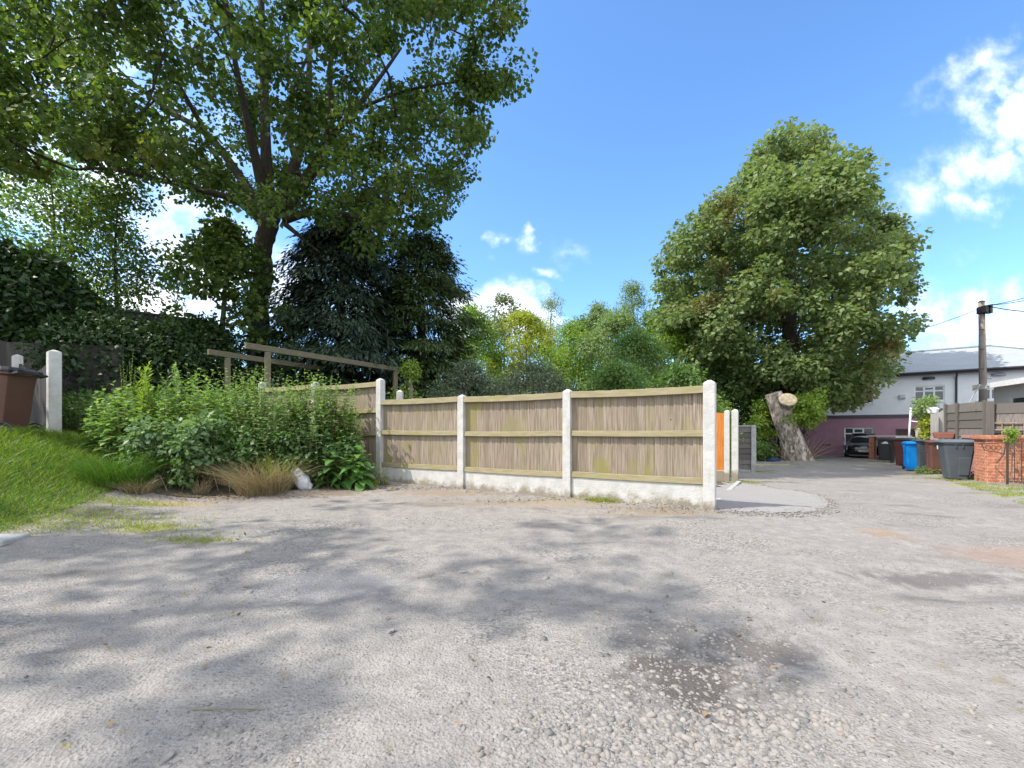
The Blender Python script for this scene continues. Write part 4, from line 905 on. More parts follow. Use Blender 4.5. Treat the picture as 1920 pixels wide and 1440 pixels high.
# iron gate
a=W(1889,838,10.6); gt=thing('iron_gate','rusty wrought iron gate standing open at the right edge beside the brick pier','gate',(a.x,a.y,gz(a.x,a.y)),math.atan2(-.72,.62))
k=MB(); k.tube([(0,0,.02),(0,0,1.02)],.022,8).tube([(1.1,0,.02),(1.1,0,1.02)],.022,8)
for z in (.1,.93): k.tube([(0,0,z),(1.1,0,z)],.014,6)
k.build('gate_frame',M['iron'],gt)
for i in range(9):
    x=.11+i*.11; q=MB(); q.tube([(x,0,.11),(x,0,.98)],.009,6); q.tube([(x,0,.98),(x,0,1.05)],[.016,.002],6); q.build('bar',M['iron'],gt)
# slatted fences
def lapfence(name,label,A,B,z0,z1,n,posts,mat,trel=None):
    t=thing(name,label,'fence',(A.x,A.y,0),math.atan2(B.y-A.y,B.x-A.x)); Ln=math.hypot(B.x-A.x,B.y-A.y); m=MB(); r=random.Random(n)
    h=(z1-z0)/n
    for i in range(n):
        z=z0+i*h; j=r.uniform(-.008,.008); m.hexa([(0,-.03,z),(Ln,-.03,z+j),(Ln,.0,z+j),(0,.0,z)],[(0,-.008,z+h+.02),(Ln,-.008,z+h+.02+j),(Ln,.006,z+h+.02+j),(0,.006,z+h+.02)])
    m.build('panel',mat,t)
    for x in posts: MB().box(x*Ln-.035,x*Ln+.035,-.085,-.031,z0-.05,z1+.05).build('batten',mat,t,bevel=.004)
    return t,Ln
A=W(1776,800,14.2); B=W(1852,800,12.4)
lapfence('slatted_fence','dark weathered slatted fence panel rising behind the big slate grey bin',A,B,.85-.25,1.80,5,(.01,.33,.98),M['boards_dark'])
A=W(1858,800,12.3); B=W(1990,800,10.9)
t,Ln=lapfence('slatted_fence','dark slatted fence with timber trellis below at the right edge',A,B,.98,1.72,3,(.01,.99),M['boards_dark'])
k=MB()
for x in np.arange(.06,Ln,.23): k.bar((x,-.05,.84),(x,-.05,1.24),.03,.02)
for z in (.86,1.04,1.22): k.bar((.02,-.07,z),(Ln,-.07,z),.02,.03)
k.build('trellis',surf('trellis_wood',(.32,.24,.17),(.24,.18,.12),8,.85,.2,50),t)
MB().box(.0,Ln,.02,.05,.5,.975).build('backing',M['boards_dark'],t)
p=W(1855,810,12.25); o=thing('timber_post','thick weathered timber post between the two slatted fences','post',(p.x,p.y,gz(p.x,p.y)),FRZ); MB().box(-.08,.08,-.08,.08,-.1,1.80-gz(p.x,p.y)).build('shaft',M['boards_dark'],o,bevel=.008)
for i,(px,top,lab,dz) in enumerate(((1752,775,'left silvery fence board with a rotten slanted top',.12),(1764,771,'right silvery fence board with broken top beside the slatted fence',-.07))):
    p=W(px,800,14.6); g=gz(p.x,p.y); zt=CZ+(HY-top)*14.6/F
    o=thing('board',lab,'board',(p.x,p.y,g),FRZ+PI-.1,'two upright silvery boards'); MB().prism([(-.095,0),(.095,0),(.095,zt-g-max(dz,0)),(.03,zt-g+.03),(-.02,zt-g-.02),(-.095,zt-g-max(-dz,0))],'y',-.015,.015).build('plank',M['boards_grey'],o)
# small things over the wall
a=W(1701,824,17.8); b=W(1708,764,17.6); o=thing('leaning_pole','thin white pole leaning upright in front of the brown door','pole',a)
MB().tube([(0,0,-.9),b-a],[.035,.032],8).build('shaft',M['white_paint'],o,smooth=True); MB().tube([b-a,(b-a)+Vector((.0,.0,.09))],[.012,.01],6).build('hook',M['iron'],o)
a=W(1706,789,17.7); o=thing('clothes_line_bar','thin horizontal white bar beside the leaning pole','bar',a); MB().tube([(0,0,0),W(1727,792,17.2)-a],.018,6).build('tube',M['white_paint'],o)
p=W(1744,806,15.4); o=thing('yellow_box','cream yellow box standing on the low wall under the climber','box',p,FRZ); MB().box(-.12,.12,-.09,.09,-.12,.10).build('case',M['yellow'],o,bevel=.015); MB().box(-.13,.13,-.10,.10,.102,.13).build('lid',M['yellow'],o,bevel=.008)
p=W(1724,810,16.0); o=thing('grey_canister','pale grey canister on the low wall left of the yellow box','canister',p,FRZ); MB().tube([(0,0,-.22),(0,0,.10),(0,0,.14)],[.11,.11,.05],14).build('drum',M['concrete_grey'],o); MB().tube([(0,0,.141),(0,0,.20)],.035,10).build('neck',M['gutter'],o)
p=W(1749,770,14.9); o=thing('ornamental_lamp','white weathered lantern with a dark eye on top of the climber','lantern',p,.4)
m_=MB(); m_.tube([(0,0,-.14),(0,0,-.08),(0,0,.06),(0,0,.12)],[.05,.16,.18,.06],10); m_.build('hood',M['white_paint'],o); MB().tube([(.05,-.14,.0),(.05,-.22,.0)],.07,10).build('lens',M['gutter'],o); MB().tube([(0,0,-.14),(0,0,-1.1)],.03,6).build('stem',M['boards_grey'],o)
p=W(1769,816,13.9); o=thing('clay_pot','red clay trough on the wall left of the slatted fence','pot',p,FRZ); MB().hexa([(-.2,-.09,-.1),(.2,-.09,-.1),(.2,.09,-.1),(-.2,.09,-.1)],[(-.25,-.12,.08),(.25,-.12,.08),(.25,.12,.08),(-.25,.12,.08)]).build('trough',plain('terracotta',(.33,.13,.09),.85),o,bevel=.015); MB().box(-.22,.22,-.1,.1,.082,.10).build('earth',M['soil'],o)

# ------------------------------------------------------------------ the parked car
p=Vector((18.85,24.55,0)); p.z=gz(18,23.4); car=thing('parked_car','shiny black saloon car parked nose out against the mauve wall','car',p,face(-.61,-.79))
def loft(secs,mat,name,par,bevel=0):
    m=MB(); n=len(secs[0]); vs=[v for q in secs for v in q]; fs=[tuple(range(n)),tuple(range((len(secs)-1)*n,len(secs)*n))]
    for i in range(len(secs)-1):
        for j in range(n): fs.append((i*n+j,i*n+(j+1)%n,(i+1)*n+(j+1)%n,(i+1)*n+j))
    m.add(vs,fs); return m.build(name,mat,par,bevel=bevel,smooth=True)
def sec(y,hw,z0,z1,sh=.12):
    q=[]
    for (x,z) in ((1-.10,0),(1,.12),(1,.55),(.965,.82),(.86,.96),(.5,1),(0,1.012)): q.append((x*hw,z0+(z1-z0)*z))
    r_=[(x,y,z) for x,z in q]; l_=[(-x,y,z) for x,z in reversed(q[:-1])]; return r_+l_
loft([sec(-2.28,.62,.30,.60),sec(-2.22,.78,.22,.70),sec(-2.0,.89,.18,.78),sec(-1.4,.91,.17,.87),sec(-.75,.92,.17,.95),sec(.6,.92,.17,.97),sec(1.6,.91,.18,.98),sec(2.1,.86,.24,.95),sec(2.25,.7,.35,.85)],M['car'],'body',car)
def csec(y,hw,z1): return [(hw+.16,y,.90),(hw+.10,y,1.05),(hw,y,z1-.12),(hw-.10,y,z1-.02),(0,y,z1+.01),(-hw+.10,y,z1-.02),(-hw,y,z1-.12),(-hw-.10,y,1.05),(-hw-.16,y,.90)]
cb=loft([[(x*.98,-1.0+.0*z,.90+(z-.9)*.05) for x,y,z in csec(-1,.62,1.0)],csec(-.15,.60,1.38),csec(.3,.60,1.43),csec(1.0,.58,1.41),[(x,1.95,.9+(z-.9)*.1) for x,y,z in csec(1.9,.55,1.05)]],M['carglass'],'glasshouse',car)
loft([[(x*.93,y,z) for x,y,z in ((.62,-.18,1.385),(0,-.2,1.405),(-.62,-.18,1.385),(-.62,-.18,1.37),(.62,-.18,1.37))],[(x,y,z) for x,y,z in ((.60,.35,1.435),(0,.35,1.455),(-.60,.35,1.435),(-.60,.35,1.42),(.60,.35,1.42))],[(x*.95,y,z) for x,y,z in ((.6,1.1,1.405),(0,1.1,1.43),(-.6,1.1,1.405),(-.6,1.1,1.39),(.6,1.1,1.39))]],M['car'],'roof',car)
MB().hexa([(-.40,-2.30,.36),(.40,-2.30,.36),(.40,-2.2,.36),(-.40,-2.2,.36)],[(-.44,-2.285,.68),(.44,-2.285,.68),(.44,-2.15,.68),(-.44,-2.15,.68)]).build('grille',M['black_plastic'],car,bevel=.02)
k=MB()
for i in range(4): k.torus((-.105+.07*i,-2.302,.64),.045,.010,'y',18,6)
k.build('badge',M['chrome'],car)
k=MB()
for z in (.47,.54,.60): k.box(-.40,.40,-2.312,-2.30,z-.008,z+.008)
k.build('grille_bars',M['chrome'],car)
MB().box(-.26,.26,-2.335,-2.315,.375,.485).build('number_plate',M['plate'],car)
for s_ in (-1,1):
    MB().hexa([(s_*.50,-2.25,.60),(s_*.80,-2.10,.62),(s_*.80,-1.95,.62),(s_*.50,-2.1,.60)],[(s_*.50,-2.22,.71),(s_*.82,-2.02,.745),(s_*.82,-1.9,.745),(s_*.50,-2.05,.71)]).build('headlight',M['lamp'],car,bevel=.01)
    MB().hexa([(s_*.93,-.62,.97),(s_*1.08,-.62,.99),(s_*1.08,-.5,.99),(s_*.93,-.5,.97)],[(s_*.93,-.60,1.10),(s_*1.07,-.60,1.11),(s_*1.07,-.5,1.11),(s_*.93,-.5,1.10)]).build('mirror',M['car'],car,bevel=.02)
    for y in (-1.45,1.4):
        w=MB().tube([(s_*.72,y,.32),(s_*.93,y,.32)],.33,20).build('wheel',M['rubber'],car,bevel=.03); MB().tube([(s_*.925,y,.32),(s_*.94,y,.32)],.22,14).build('rim',M['chrome'],w)
MB().box(-.8,.8,-2.24,-2.0,.17,.24).build('splitter',M['black_plastic'],car,bevel=.02)

# ------------------------------------------------------------------ drive, kerb, slab
def flat_patch(name,poly,dz,mat,label=None,cat=None,kind=None,thick=0):
    bm=bmesh.new(); vs=[bm.verts.new((p.x,p.y,0)) for p in poly]; bm.faces.new(vs)
    bmesh.ops.triangulate(bm,faces=bm.faces)
    for _ in range(4): bmesh.ops.subdivide_edges(bm,edges=bm.edges,cuts=1,use_grid_fill=True)
    co_=np.array([v.co[:] for v in bm.verts]); z=gza(co_[:,0],co_[:,1])
    for v,zz_ in zip(bm.verts,z): v.co.z=zz_+dz
    me=bpy.data.meshes.new(name); bm.to_mesh(me); bm.free(); me.materials.append(mat); me.polygons.foreach_set('use_smooth',[True]*len(me.polygons))
    o=bpy.data.objects.new(name,me); COL.objects.link(o); tag(o,label,cat,kind=kind); return o
poly=[hit(*q) for q in ((1352,958),(1400,961),(1450,962.5),(1490,962),(1518,960),(1538,956),(1550,950),(1553,943),(1547,936),(1532,929),(1505,923),(1470,918),(1440,913),(1415,909),(1392,905))]
p4=P3+Vector((.35,.25,0)); q4=Vector((4.75,10.0,0))
flat_patch('driveway',poly+[Vector((5.2,10.2,0)),Vector((3.6,11.0,0)),Vector((1.7,9.2,0)),Vector((2.3,6.3,0))],.008,M['asphalt'],kind='structure')
a=hit(1346,937); b=hit(1386,905); kd=(b-a).normalized()
o=thing('kerb_strip','thin pale concrete edging strip running from the end post across the drive','kerb',a,math.atan2(kd.y,kd.x)); Lk=(Vector((b.x,b.y))-Vector((a.x,a.y))).length
MB().hexa([(-.9,-.04,-.1),(Lk,-.04,-.1),(Lk,.04,-.1),(-.9,.04,-.1)],[(-.9,-.04,.04),(Lk,-.04,.04+b.z-a.z),(Lk,.04,.04+b.z-a.z),(-.9,.04,.04)]).build('strip',M['concrete_grey'],o,bevel=.006)
a=hit(5,1015); o=thing('paving_slab','pale grey flat slab end lying on the gravel at the left edge','slab',a,.25)
MB().box(-.62,.10,-.16,.17,-.02,.035).build('slab',M['concrete_grey'],o,bevel=.012)

# ------------------------------------------------------------------ the cut tree
SB=G(1490,19.6)
sp=thing('tree_stump','thick leaning cut tree trunk with flaking bark and two sawn limb ends','tree stump',SB)
def sw(px,py,d=19.6): return W(px,py,d)-SB
k=MB(); k.tube([sw(1496,868),sw(1489,840),sw(1479,810),sw(1470,785),sw(1462,765),sw(1454,750),sw(1450,738)],[.66,.47,.43,.41,.39,.36,.35],16)
st_=k.build('trunk',M['stump'],sp,smooth=False,fix=False)
for v in st_.data.vertices:
    nn=mnoise.noise(v.co*2.2)*.10; c=Vector((v.co.x,v.co.y,v.co.z)); v.co+=Vector((nn,nn*.6,0))
k=MB(); k.tube([sw(1468,782,19.5),sw(1473,762,19.3),sw(1477,749,18.98)],[.28,.31,.36],14); k.build('limb',M['stump'],sp,fix=False)
e=sw(1450,738); dv=(e-sw(1454,750)).normalized(); MB().tube([e+dv*.003,e+dv*.02],[.335,.325],16).build('sawn_top',surf('grey_sawn_wood',(.40,.33,.25),(.28,.23,.17),7,.9,.4,30),sp)
e=sw(1477,749,18.98); dv=(e-sw(1473,762,19.3)).normalized(); MB().tube([e+dv*.003,e+dv*.025],[.345,.335],16).build('sawn_end',M['cutwood'],sp)
r=np.random.default_rng(91)
C=[np.array(W(*q)) for q in [(1508+r.normal()*12,765+r.normal()*14,19.3+r.normal()*.3) for _ in range(46)]+[(1528+r.normal()*9,762+r.normal()*12,19.4+r.normal()*.3) for _ in range(26)]+[(1426+r.normal()*8,795+r.normal()*18,20.4+r.normal()*.3) for _ in range(30)]+[(1432+r.normal()*6,765+r.normal()*8,20.4) for _ in range(8)]]
v,f=clump_leaves(r,np.array(C),.32,55,.15,flat=.7,wr=.6); put('sprouts',v,f,M['weed_lime'],sp,SB)
k=MB()
for i in range(30):
    a=r.uniform(0,6.28); q=np.array([math.cos(a)*.8,math.sin(a)*.6-.3,0]); k.tube([q*.6,q+np.array([r.normal()*.3,r.normal()*.2,r.uniform(.3,1.1)])],[.02,.006],4)
k.build('dead_twigs',M['drystem'],sp)
p=G(1452,19.2); o=thing('tarpaulin','crumpled dark blue plastic sheet at the foot of the tree stump','tarpaulin',p,.4)
bm=bmesh.new(); bmesh.ops.create_icosphere(bm,subdivisions=3,radius=.3)
for v in bm.verts: v.co=Vector((v.co.x*1.2,v.co.y*.7,max(-.05,v.co.z*.62)))*(1+.35*mnoise.noise(v.co*4))
me=bpy.data.meshes.new('sheet'); bm.to_mesh(me); bm.free(); me.materials.append(M['blue_tarp']); q=bpy.data.objects.new('sheet',me); COL.objects.link(q); q.parent=o

# ------------------------------------------------------------------ weeds, grasses
def stalks(r,bases,h,nl,L,Wd,t0=.12,droop=.4,up=.35,lean=.25,taper=.6,whorl=1,spread=1.0,stem=.006):
    """leafy upright stems; returns leaf mesh arrays and a stem mesh"""
    P=[];T=[];Nn=[];Ls=[]; m=MB()
    for b,hh in zip(bases,h):
        a=r.uniform(0,6.28); ln=np.array([math.cos(a),math.sin(a),0])*lean*hh*r.uniform(.2,1); ph=r.uniform(0,6.28)
        pt=lambda t:np.array(b)+ln*t*t+np.array([0,0,hh*t*(1-.08*t)])
        m.tube([pt(t) for t in (0,.35,.7,1)],[stem,stem*.85,stem*.6,stem*.25],4,cap=False)
        for i in range(nl):
            t=t0+(1-t0)*(i+r.random()*.5)/nl
            for w in range(whorl):
                ph+=2.4 if whorl==1 else 2*PI/whorl
                q=ph+r.normal()*.25; d=np.array([math.cos(q),math.sin(q),0])
                P.append(pt(t)); e=up+.9*t**4+r.normal()*.15; T.append(d*spread+np.array([0,0,e])); Nn.append(np.array([0,0,1.])-d*.35*e+r.normal(size=3)*.15)
                Ls.append(L*(1-taper*t**2)*r.uniform(.7,1.2))
    P=np.array(P);T=np.array(T);Nn=np.array(Nn);Ls=np.array(Ls)
    return lances(P,T,Nn,Ls,Ls*Wd,droop),m
def plant(name,label,cat,px0,px1,d0,d1,n,top,hv,nl,L,Wd,mat,seed,group=None,**kw):
    r=np.random.default_rng(seed); B=[];H=[]
    for i in range(n):
        px=r.uniform(px0,px1); d=r.uniform(d0,d1); b=G(px,d); zt=CZ+(HY-top)*d/F
        e=1-.35*abs((px-(px0+px1)/2)/((px1-px0)/2+1e-6))**2
        B.append(np.array(b)); H.append(max(.12,(zt-b.z)*r.uniform(hv,1)*e))
    (v,f),m=stalks(r,B,H,nl,L,Wd,**kw)
    b=np.mean(B,0); b[2]=gz(b[0],b[1]); t=thing(name,label,cat,b,0,group)
    put_mb(m,'stems',M['stem'],t,b); put('leaves',v,f,M[mat],t,b); return t
def bramble(name,label,cat,px0,px1,d0,d1,y0,y1,n,per,L,mat,seed,R=.2,group=None,wr=.7):
    r=np.random.default_rng(seed); C=[]
    for i in range(n):
        d=r.uniform(d0,d1); p=np.array(W(r.uniform(px0,px1),r.uniform(y0,y1),d)); p[2]=max(p[2],gz(p[0],p[1])+.05); C.append(p)
    C=np.array(C); b=C.mean(0); b[2]=gz(b[0],b[1]); t=thing(name,label,cat,b,0,group); m=MB()
    for c in C[::2]:
        g=np.array([c[0]*.6+b[0]*.4+r.normal()*.1,c[1]+r.normal()*.1,0]); g[2]=gz(g[0],g[1])-.02; mid=(c+g)/2; mid[2]+=.15; m.tube([g,mid,c],[.008,.006,.003],4,cap=False)
    put_mb(m,'stems',M['drystem'],t,b)
    v,f=clump_leaves(r,C,R,per,L,flat=.8,up=1.1,droop=.25,wr=wr); put('leaves',v,f,M[mat],t,b); return t
TH='weeds of the overgrown thicket'
plant('weed_clump','dark green leafy weeds right beside the white post on the bank','weeds',112,200,8.2,9.4,40,725,.6,18,.16,.42,'bramble',101,TH)
plant('goldenrod','tall pointed yellow green weed spike, tallest on the left of the thicket','weeds',228,250,7.7,8.0,9,628,.88,56,.10,.34,'weed_lime',102,TH,lean=.05,taper=.75,up=.6)
plant('narrow_leaved_weed','lime green narrow leaved stalks just right of the tallest spike','weeds',258,298,7.7,8.1,13,650,.85,50,.21,.20,'weed_lime',103,TH,lean=.08,up=.7,droop=.3,taper=.3)
plant('narrow_leaved_weed','blue green narrow leaved stalks below the left timber frame','weeds',306,346,8.1,8.5,13,655,.85,48,.20,.20,'weed_blue',104,TH,lean=.08,up=.7,droop=.3,taper=.3)
plant('nettle_patch','pale leafy nettles at the left front of the thicket above the long grass','weeds',175,300,7.3,8.3,80,700,.55,20,.26,.46,'weed',105,TH)
plant('nettle_patch','mid green nettles in the centre of the thicket below the second timber frame','weeds',300,430,7.6,8.9,95,664,.65,26,.25,.45,'weed',106,TH)
plant('goldenrod','short yellow topped weeds in the middle of the thicket','weeds',326,370,7.4,7.7,14,722,.85,40,.10,.34,'weed_lime',107,TH,lean=.1,taper=.7,up=.6)
plant('tall_weed','feathery bright green weeds under the front timber post','weeds',405,545,7.9,9.0,130,660,.68,30,.24,.32,'weed',108,TH,droop=.55)
plant('tall_weed','mid green tall weeds leaning against the tall fence panel','weeds',515,668,8.0,8.7,165,672,.74,30,.235,.44,'weed',109,TH,droop=.5)
plant('tall_weed','pale blue green weeds in the middle right of the thicket','weeds',430,610,7.5,8.1,85,705,.55,24,.20,.45,'weed_blue',110,TH)
bramble('bramble','dark low bramble behind the straw coloured grass clump','bramble',380,560,7.4,7.9,815,890,75,55,.085,'bramble',111,group=TH)
bramble('bramble','pale leaved bramble mound at the front centre of the thicket','bramble',250,400,7.1,7.6,790,870,75,50,.10,'weed_blue',112,group=TH)
bramble('bramble','shaded bramble at the front left beside the long grass tuft','bramble',240,350,7.0,7.4,850,905,50,50,.085,'bramble',113,group=TH)
bramble('bramble','dark bramble between the white sack and the broad leaved plant','bramble',560,660,7.8,8.2,815,885,60,50,.09,'bramble',114,group=TH)
plant('knotweed','broad leaved bright green plant at the right end of the thicket','weeds',610,690,7.6,8.0,24,822,.5,10,.27,.62,'weed_broad',115,TH,droop=.5,up=.1,lean=.6,taper=.3)
plant('seedling','small sprig of broad yellow green leaves low against the gravel board','weeds',690,722,7.9,8.1,7,868,.6,6,.14,.6,'weed_lime',116,TH,droop=.5,up=.1,lean=.8,taper=.3)
bramble('ground_weeds','low mixed weeds spreading behind the thicket along the dark fence','weeds',120,420,9.2,10.6,745,800,150,50,.12,'bramble',117,R=.25,group=TH)
def blades(r,B,h,lean,w=.007,bend=1.0,dirs=None):
    n=len(B); a=r.uniform(0,6.28,n); d=np.stack([np.cos(a),np.sin(a),np.zeros(n)],1) if dirs is None else dirs
    sd_=np.stack([-d[:,1],d[:,0],np.zeros(n)],1); a2=r.uniform(0,6.28,n); sd_=np.stack([np.cos(a2),np.sin(a2),np.zeros(n)],1)
    h=h[:,None]; ln=(lean*h[:,0])[:,None] if np.ndim(lean) else lean*h; w=w*r.uniform(.6,1.3,n)[:,None]; z=np.array([0,0,1.])
    def at(t,k): return B+d*ln*t**1.8*bend+z*h*(t-.28*bend*t*t*np.minimum(1,ln/h))+sd_*w*k
    v=np.stack([at(0,-.6),at(0,.6),at(.4,-.5),at(.4,.5),at(.75,-.35),at(.75,.35),at(1,0)],1).reshape(-1,3); i=np.arange(n)[:,None]*7
    return v,np.concatenate([i+np.array([q]) for q in ((0,1,3),(0,3,2),(2,3,5),(2,5,4),(4,5,6))],1).reshape(-1,3)
def tuft(name,label,cat,px,d,n,hr,lean,mat,seed,rad=.12,group=None,w=.006):
    r=np.random.default_rng(seed); b=np.array(G(px,d)); a=r.uniform(0,6.28,n); q=rad*np.sqrt(r.random(n))
    B=np.stack([b[0]+q*np.cos(a),b[1]+q*np.sin(a),np.full(n,b[2]-.02)],1); a=a+r.normal(size=n)*.8; dr=np.stack([np.cos(a),np.sin(a),np.zeros(n)],1)
    v,f=blades(r,B,r.uniform(*hr,n),r.uniform(lean*.2,lean,n),w,1.1,dr); v=v-b; o=mesh_obj(name,v,f,M[mat]); o.location=b; tag(o,label,cat,group); return o
tuft('dry_grass_clump','large straw coloured arching grass clump at the front of the thicket','grass clump',495,7.2,1500,(.22,.78),1.6,'straw',121,.36)
tuft('green_grass_clump','yellow green grass blades rising from behind the straw clump','grass clump',530,7.45,420,(.4,.75),.7,'grass_yellow',122,.2)
tuft('dry_grass_tuft','small straw tuft with upright dead stalks at the thicket foot','grass clump',378,7.1,160,(.12,.32),.8,'straw',123,.10)
tuft('long_grass_tuft','long dark green arching grass tuft at the right end of the lawn','grass clump',222,6.85,1300,(.3,.66),1.1,'grass_dark',124,.38)
tuft('long_grass_tuft','bent grey green grass tuft between lawn and bare earth','grass clump',258,6.75,300,(.15,.35),1.4,'straw',125,.18)
def scatter(r,poly,n):
    xs=[p[0] for p in poly]; ys=[p[1] for p in poly]; out=[]
    while sum(map(len,out))<n:
        q=np.stack([r.uniform(min(xs),max(xs),n),r.uniform(min(ys),max(ys),n)],1); out.append(q[in_poly(q[:,0],q[:,1],poly)])
    q=np.concatenate(out)[:n]; return np.c_[q,gza(q[:,0],q[:,1])]
r=np.random.default_rng(131)
LAWN=[(-4.95,4.35),(-5.2,5.2),(-5.75,6.5),(-6.4,7.6),(-7.3,8.3),(-8.4,8.4),(-11,8.2),(-11,5),(-8.5,3.2),(-6.3,3.6)]
B=scatter(r,LAWN,70000); nn=np.array([mnoise.noise(Vector((x*.9,y*.9,3))) for x,y,_ in B])
edge=np.clip((-(B[:,0]+5.05)-.36*np.maximum(B[:,1]-4.4,0)*.9)/1.1,0,1)
v,f=blades(r,B,(.05+.17*edge+.10*np.maximum(nn,-.3)*edge)*r.uniform(.6,1.3,len(B)),r.uniform(.3,1.2,len(B)),.0065,1.1)
tag(mesh_obj('lawn_grass',v,f,M['grass']),'lush bright green long grass covering the left bank','grass',kind='stuff')
B=[]
for (px,py,rx,ry,n) in ((120,962,1.2,.35,1800),(285,990,.45,.2,420),(365,1013,.45,.16,280),(60,985,.7,.3,1100),(230,943,.7,.25,1300),(190,980,.8,.25,350)):
    p=hit(px,py); k=r.normal(size=(n,2))*np.array([rx,ry])*.6; B.append(np.c_[p.x+k[:,0],p.y+k[:,1]])
B=np.concatenate(B); B=np.c_[B,gza(B[:,0],B[:,1])]; v,f=blades(r,B,r.uniform(.015,.06,len(B)),r.uniform(.3,1.5,len(B)),.006)
tag(mesh_obj('short_grass',v,f,M['grass_yellow']),'thin yellowish grass creeping from the lawn onto the gravel','grass',kind='stuff')
B=[]
for (px,py,rx,ry,n) in ((1770,899,.9,.2,500),(1740,889,.8,.2,500),(1420,885,.6,.3,600),(1395,905,.35,.2,450),(1500,858,1.5,.6,1800),(1650,866,.5,.2,400),(1450,872,1.5,.5,900),(1130,940,.22,.10,700)):
    p=hit(px,py); k=r.normal(size=(n,2))*np.array([rx,ry])*.6; B.append(np.c_[p.x+k[:,0],p.y+k[:,1]])
vp=[hit(*q_) for q_ in ((1760,893),(1835,904),(1905,908),(1990,912),(1990,962),(1915,947),(1860,926),(1800,910))]
q_=scatter(r,[(p_.x,p_.y) for p_ in vp],9000); nn=np.array([mnoise.noise(Vector((x*1.3,y*1.3,2)))+.6*mnoise.noise(Vector((x*4,y*4,5))) for x,y,_ in q_]); B.append(q_[nn+r.normal(size=len(q_))*.15>.05][:,:2])
B=np.concatenate(B); B=np.c_[B,gza(B[:,0],B[:,1])]; v,f=blades(r,B,r.uniform(.015,.065,len(B)),r.uniform(.3,1.5,len(B)),.007)
tag(mesh_obj('verge_grass',v,f,M['grass_yellow']),'sparse yellow green grass along the lane edges and under the bins','grass',kind='stuff')
plant('weed_clump','bright green weeds growing at the foot of the blue and brown bins','weeds',1712,1762,14.2,15.6,36,868,.4,9,.16,.45,'weed',141)
plant('weed_clump','yellow green weeds in the gap between the two brick piers','weeds',1834,1852,11.6,12.2,14,876,.4,9,.12,.4,'weed_lime',142)
plant('weed_clump','dry seed headed grasses and weeds left of the tree stump','weeds',1415,1470,19.8,20.8,60,822,.5,12,.16,.12,'straw',143,lean=.1,up=.8)
bramble('ground_cover','low green ground cover beside the blue plastic sheet','weeds',1418,1450,19.4,20.2,838,862,40,40,.14,'leaf_mid',144,R=.3)
bramble('climber','climbing shrub with light green leaves over the low wall','climber',1722,1748,15.0,15.6,750,780,34,34,.11,'leaf_pale',145,R=.22)
bramble('climber','yellow leaved lower climber beside the cream box','climber',1728,1746,14.8,15.2,785,822,22,34,.10,'leaf_yellow',146,R=.16)
bramble('pot_plant','small round bright green plant on top of the brick pier','plant',1888,1902,10.7,11.0,806,828,16,30,.06,'leaf_lime',147,R=.09)
bramble('hedge_plant','dark glossy hedge plant behind the iron gate','hedge',1890,1990,11.0,12.0,835,905,110,45,.11,'leaf_grey',148,R=.2,wr=.35)
# ------------------------------------------------------------------ gravel, stones, litter
def ico(sub):
    bm=bmesh.new(); bmesh.ops.create_icosphere(bm,subdivisions=sub,radius=1); v=np.array([q.co[:] for q in bm.verts]); f=np.array([[w.index for w in q.verts] for q in bm.faces]); bm.free(); return v,f
def pebbles(r,P,S,sub=1,flat=(.35,.75)):
    v0,f0=ico(sub); n=len(P); k=len(v0)
    jit=1+r.normal(size=(n,k))*(.17 if sub==1 else .07)
    base=np.repeat(v0[None],n,0)*jit[:,:,None]
    if sub>1:
        for _ in range(7):
            nn=unit(r.normal(size=(n,1,3))); ex=np.maximum((base*nn).sum(2,keepdims=True)-r.uniform(.55,.85,(n,1,1)),0); base=base-nn*ex
    sc=np.stack([r.uniform(.75,1.35,n),r.uniform(.6,1.0,n),r.uniform(*flat,n)],1)*S[:,None]
    v=base*sc[:,None,:]; v[:,:,2]-=(S*.22)[:,None]; a=r.uniform(0,6.28,n); c,s_=np.cos(a)[:,None],np.sin(a)[:,None]
    t=r.normal(size=n)*.2; x=v[:,:,0]*c-v[:,:,1]*s_; y=v[:,:,0]*s_+v[:,:,1]*c; z=v[:,:,2]+x*t[:,None]
    v=np.stack([x,y,z],2)+P[:,None,:]; f=f0[None]+np.arange(n)[:,None,None]*k
    return v.reshape(-1,3),f.reshape(-1,3)
r=np.random.default_rng(151)
def onground(q,dz=0): return np.c_[q,gza(q[:,0],q[:,1])+dz]
parts=[]
q=np.c_[r.uniform(-4,5,15000),.9+r.random(15000)**1.6*5.2]; nn=np.array([mnoise.noise(Vector((x*.8,y*.8,9)))+.5*mnoise.noise(Vector((x*2.3,y*2.3,4))) for x,y in q]); q=q[(nn+r.normal(size=len(q))*.16)>.02]
parts.append(pebbles(r,onground(q),.003+.008*r.random(len(q))**3))
for (px,py,rx,ry,n,s0,s1) in ((1330,1390,.32,.12,900,.006,.022),(1120,1390,.25,.10,420,.006,.02),(1290,1290,.35,.35,700,.004,.02),(1450,1370,.25,.12,420,.006,.022),(1180,1240,.35,.25,380,.004,.016),(1380,1170,.4,.35,500,.004,.018),(1500,1300,.4,.3,500,.004,.016),(900,1330,.5,.3,300,.004,.014),(480,1420,.2,.05,160,.005,.016),(420,1370,.15,.08,140,.005,.014),(620,1130,.9,.5,700,.004,.013),(1760,1180,.8,.8,900,.004,.013)):
    p=hit(px,py); k=r.normal(size=(n,2))*np.array([rx,ry]); parts.append(pebbles(r,onground(np.c_[p.x+k[:,0],p.y+k[:,1]]),s0+(s1-s0)*r.random(n)**2.2))
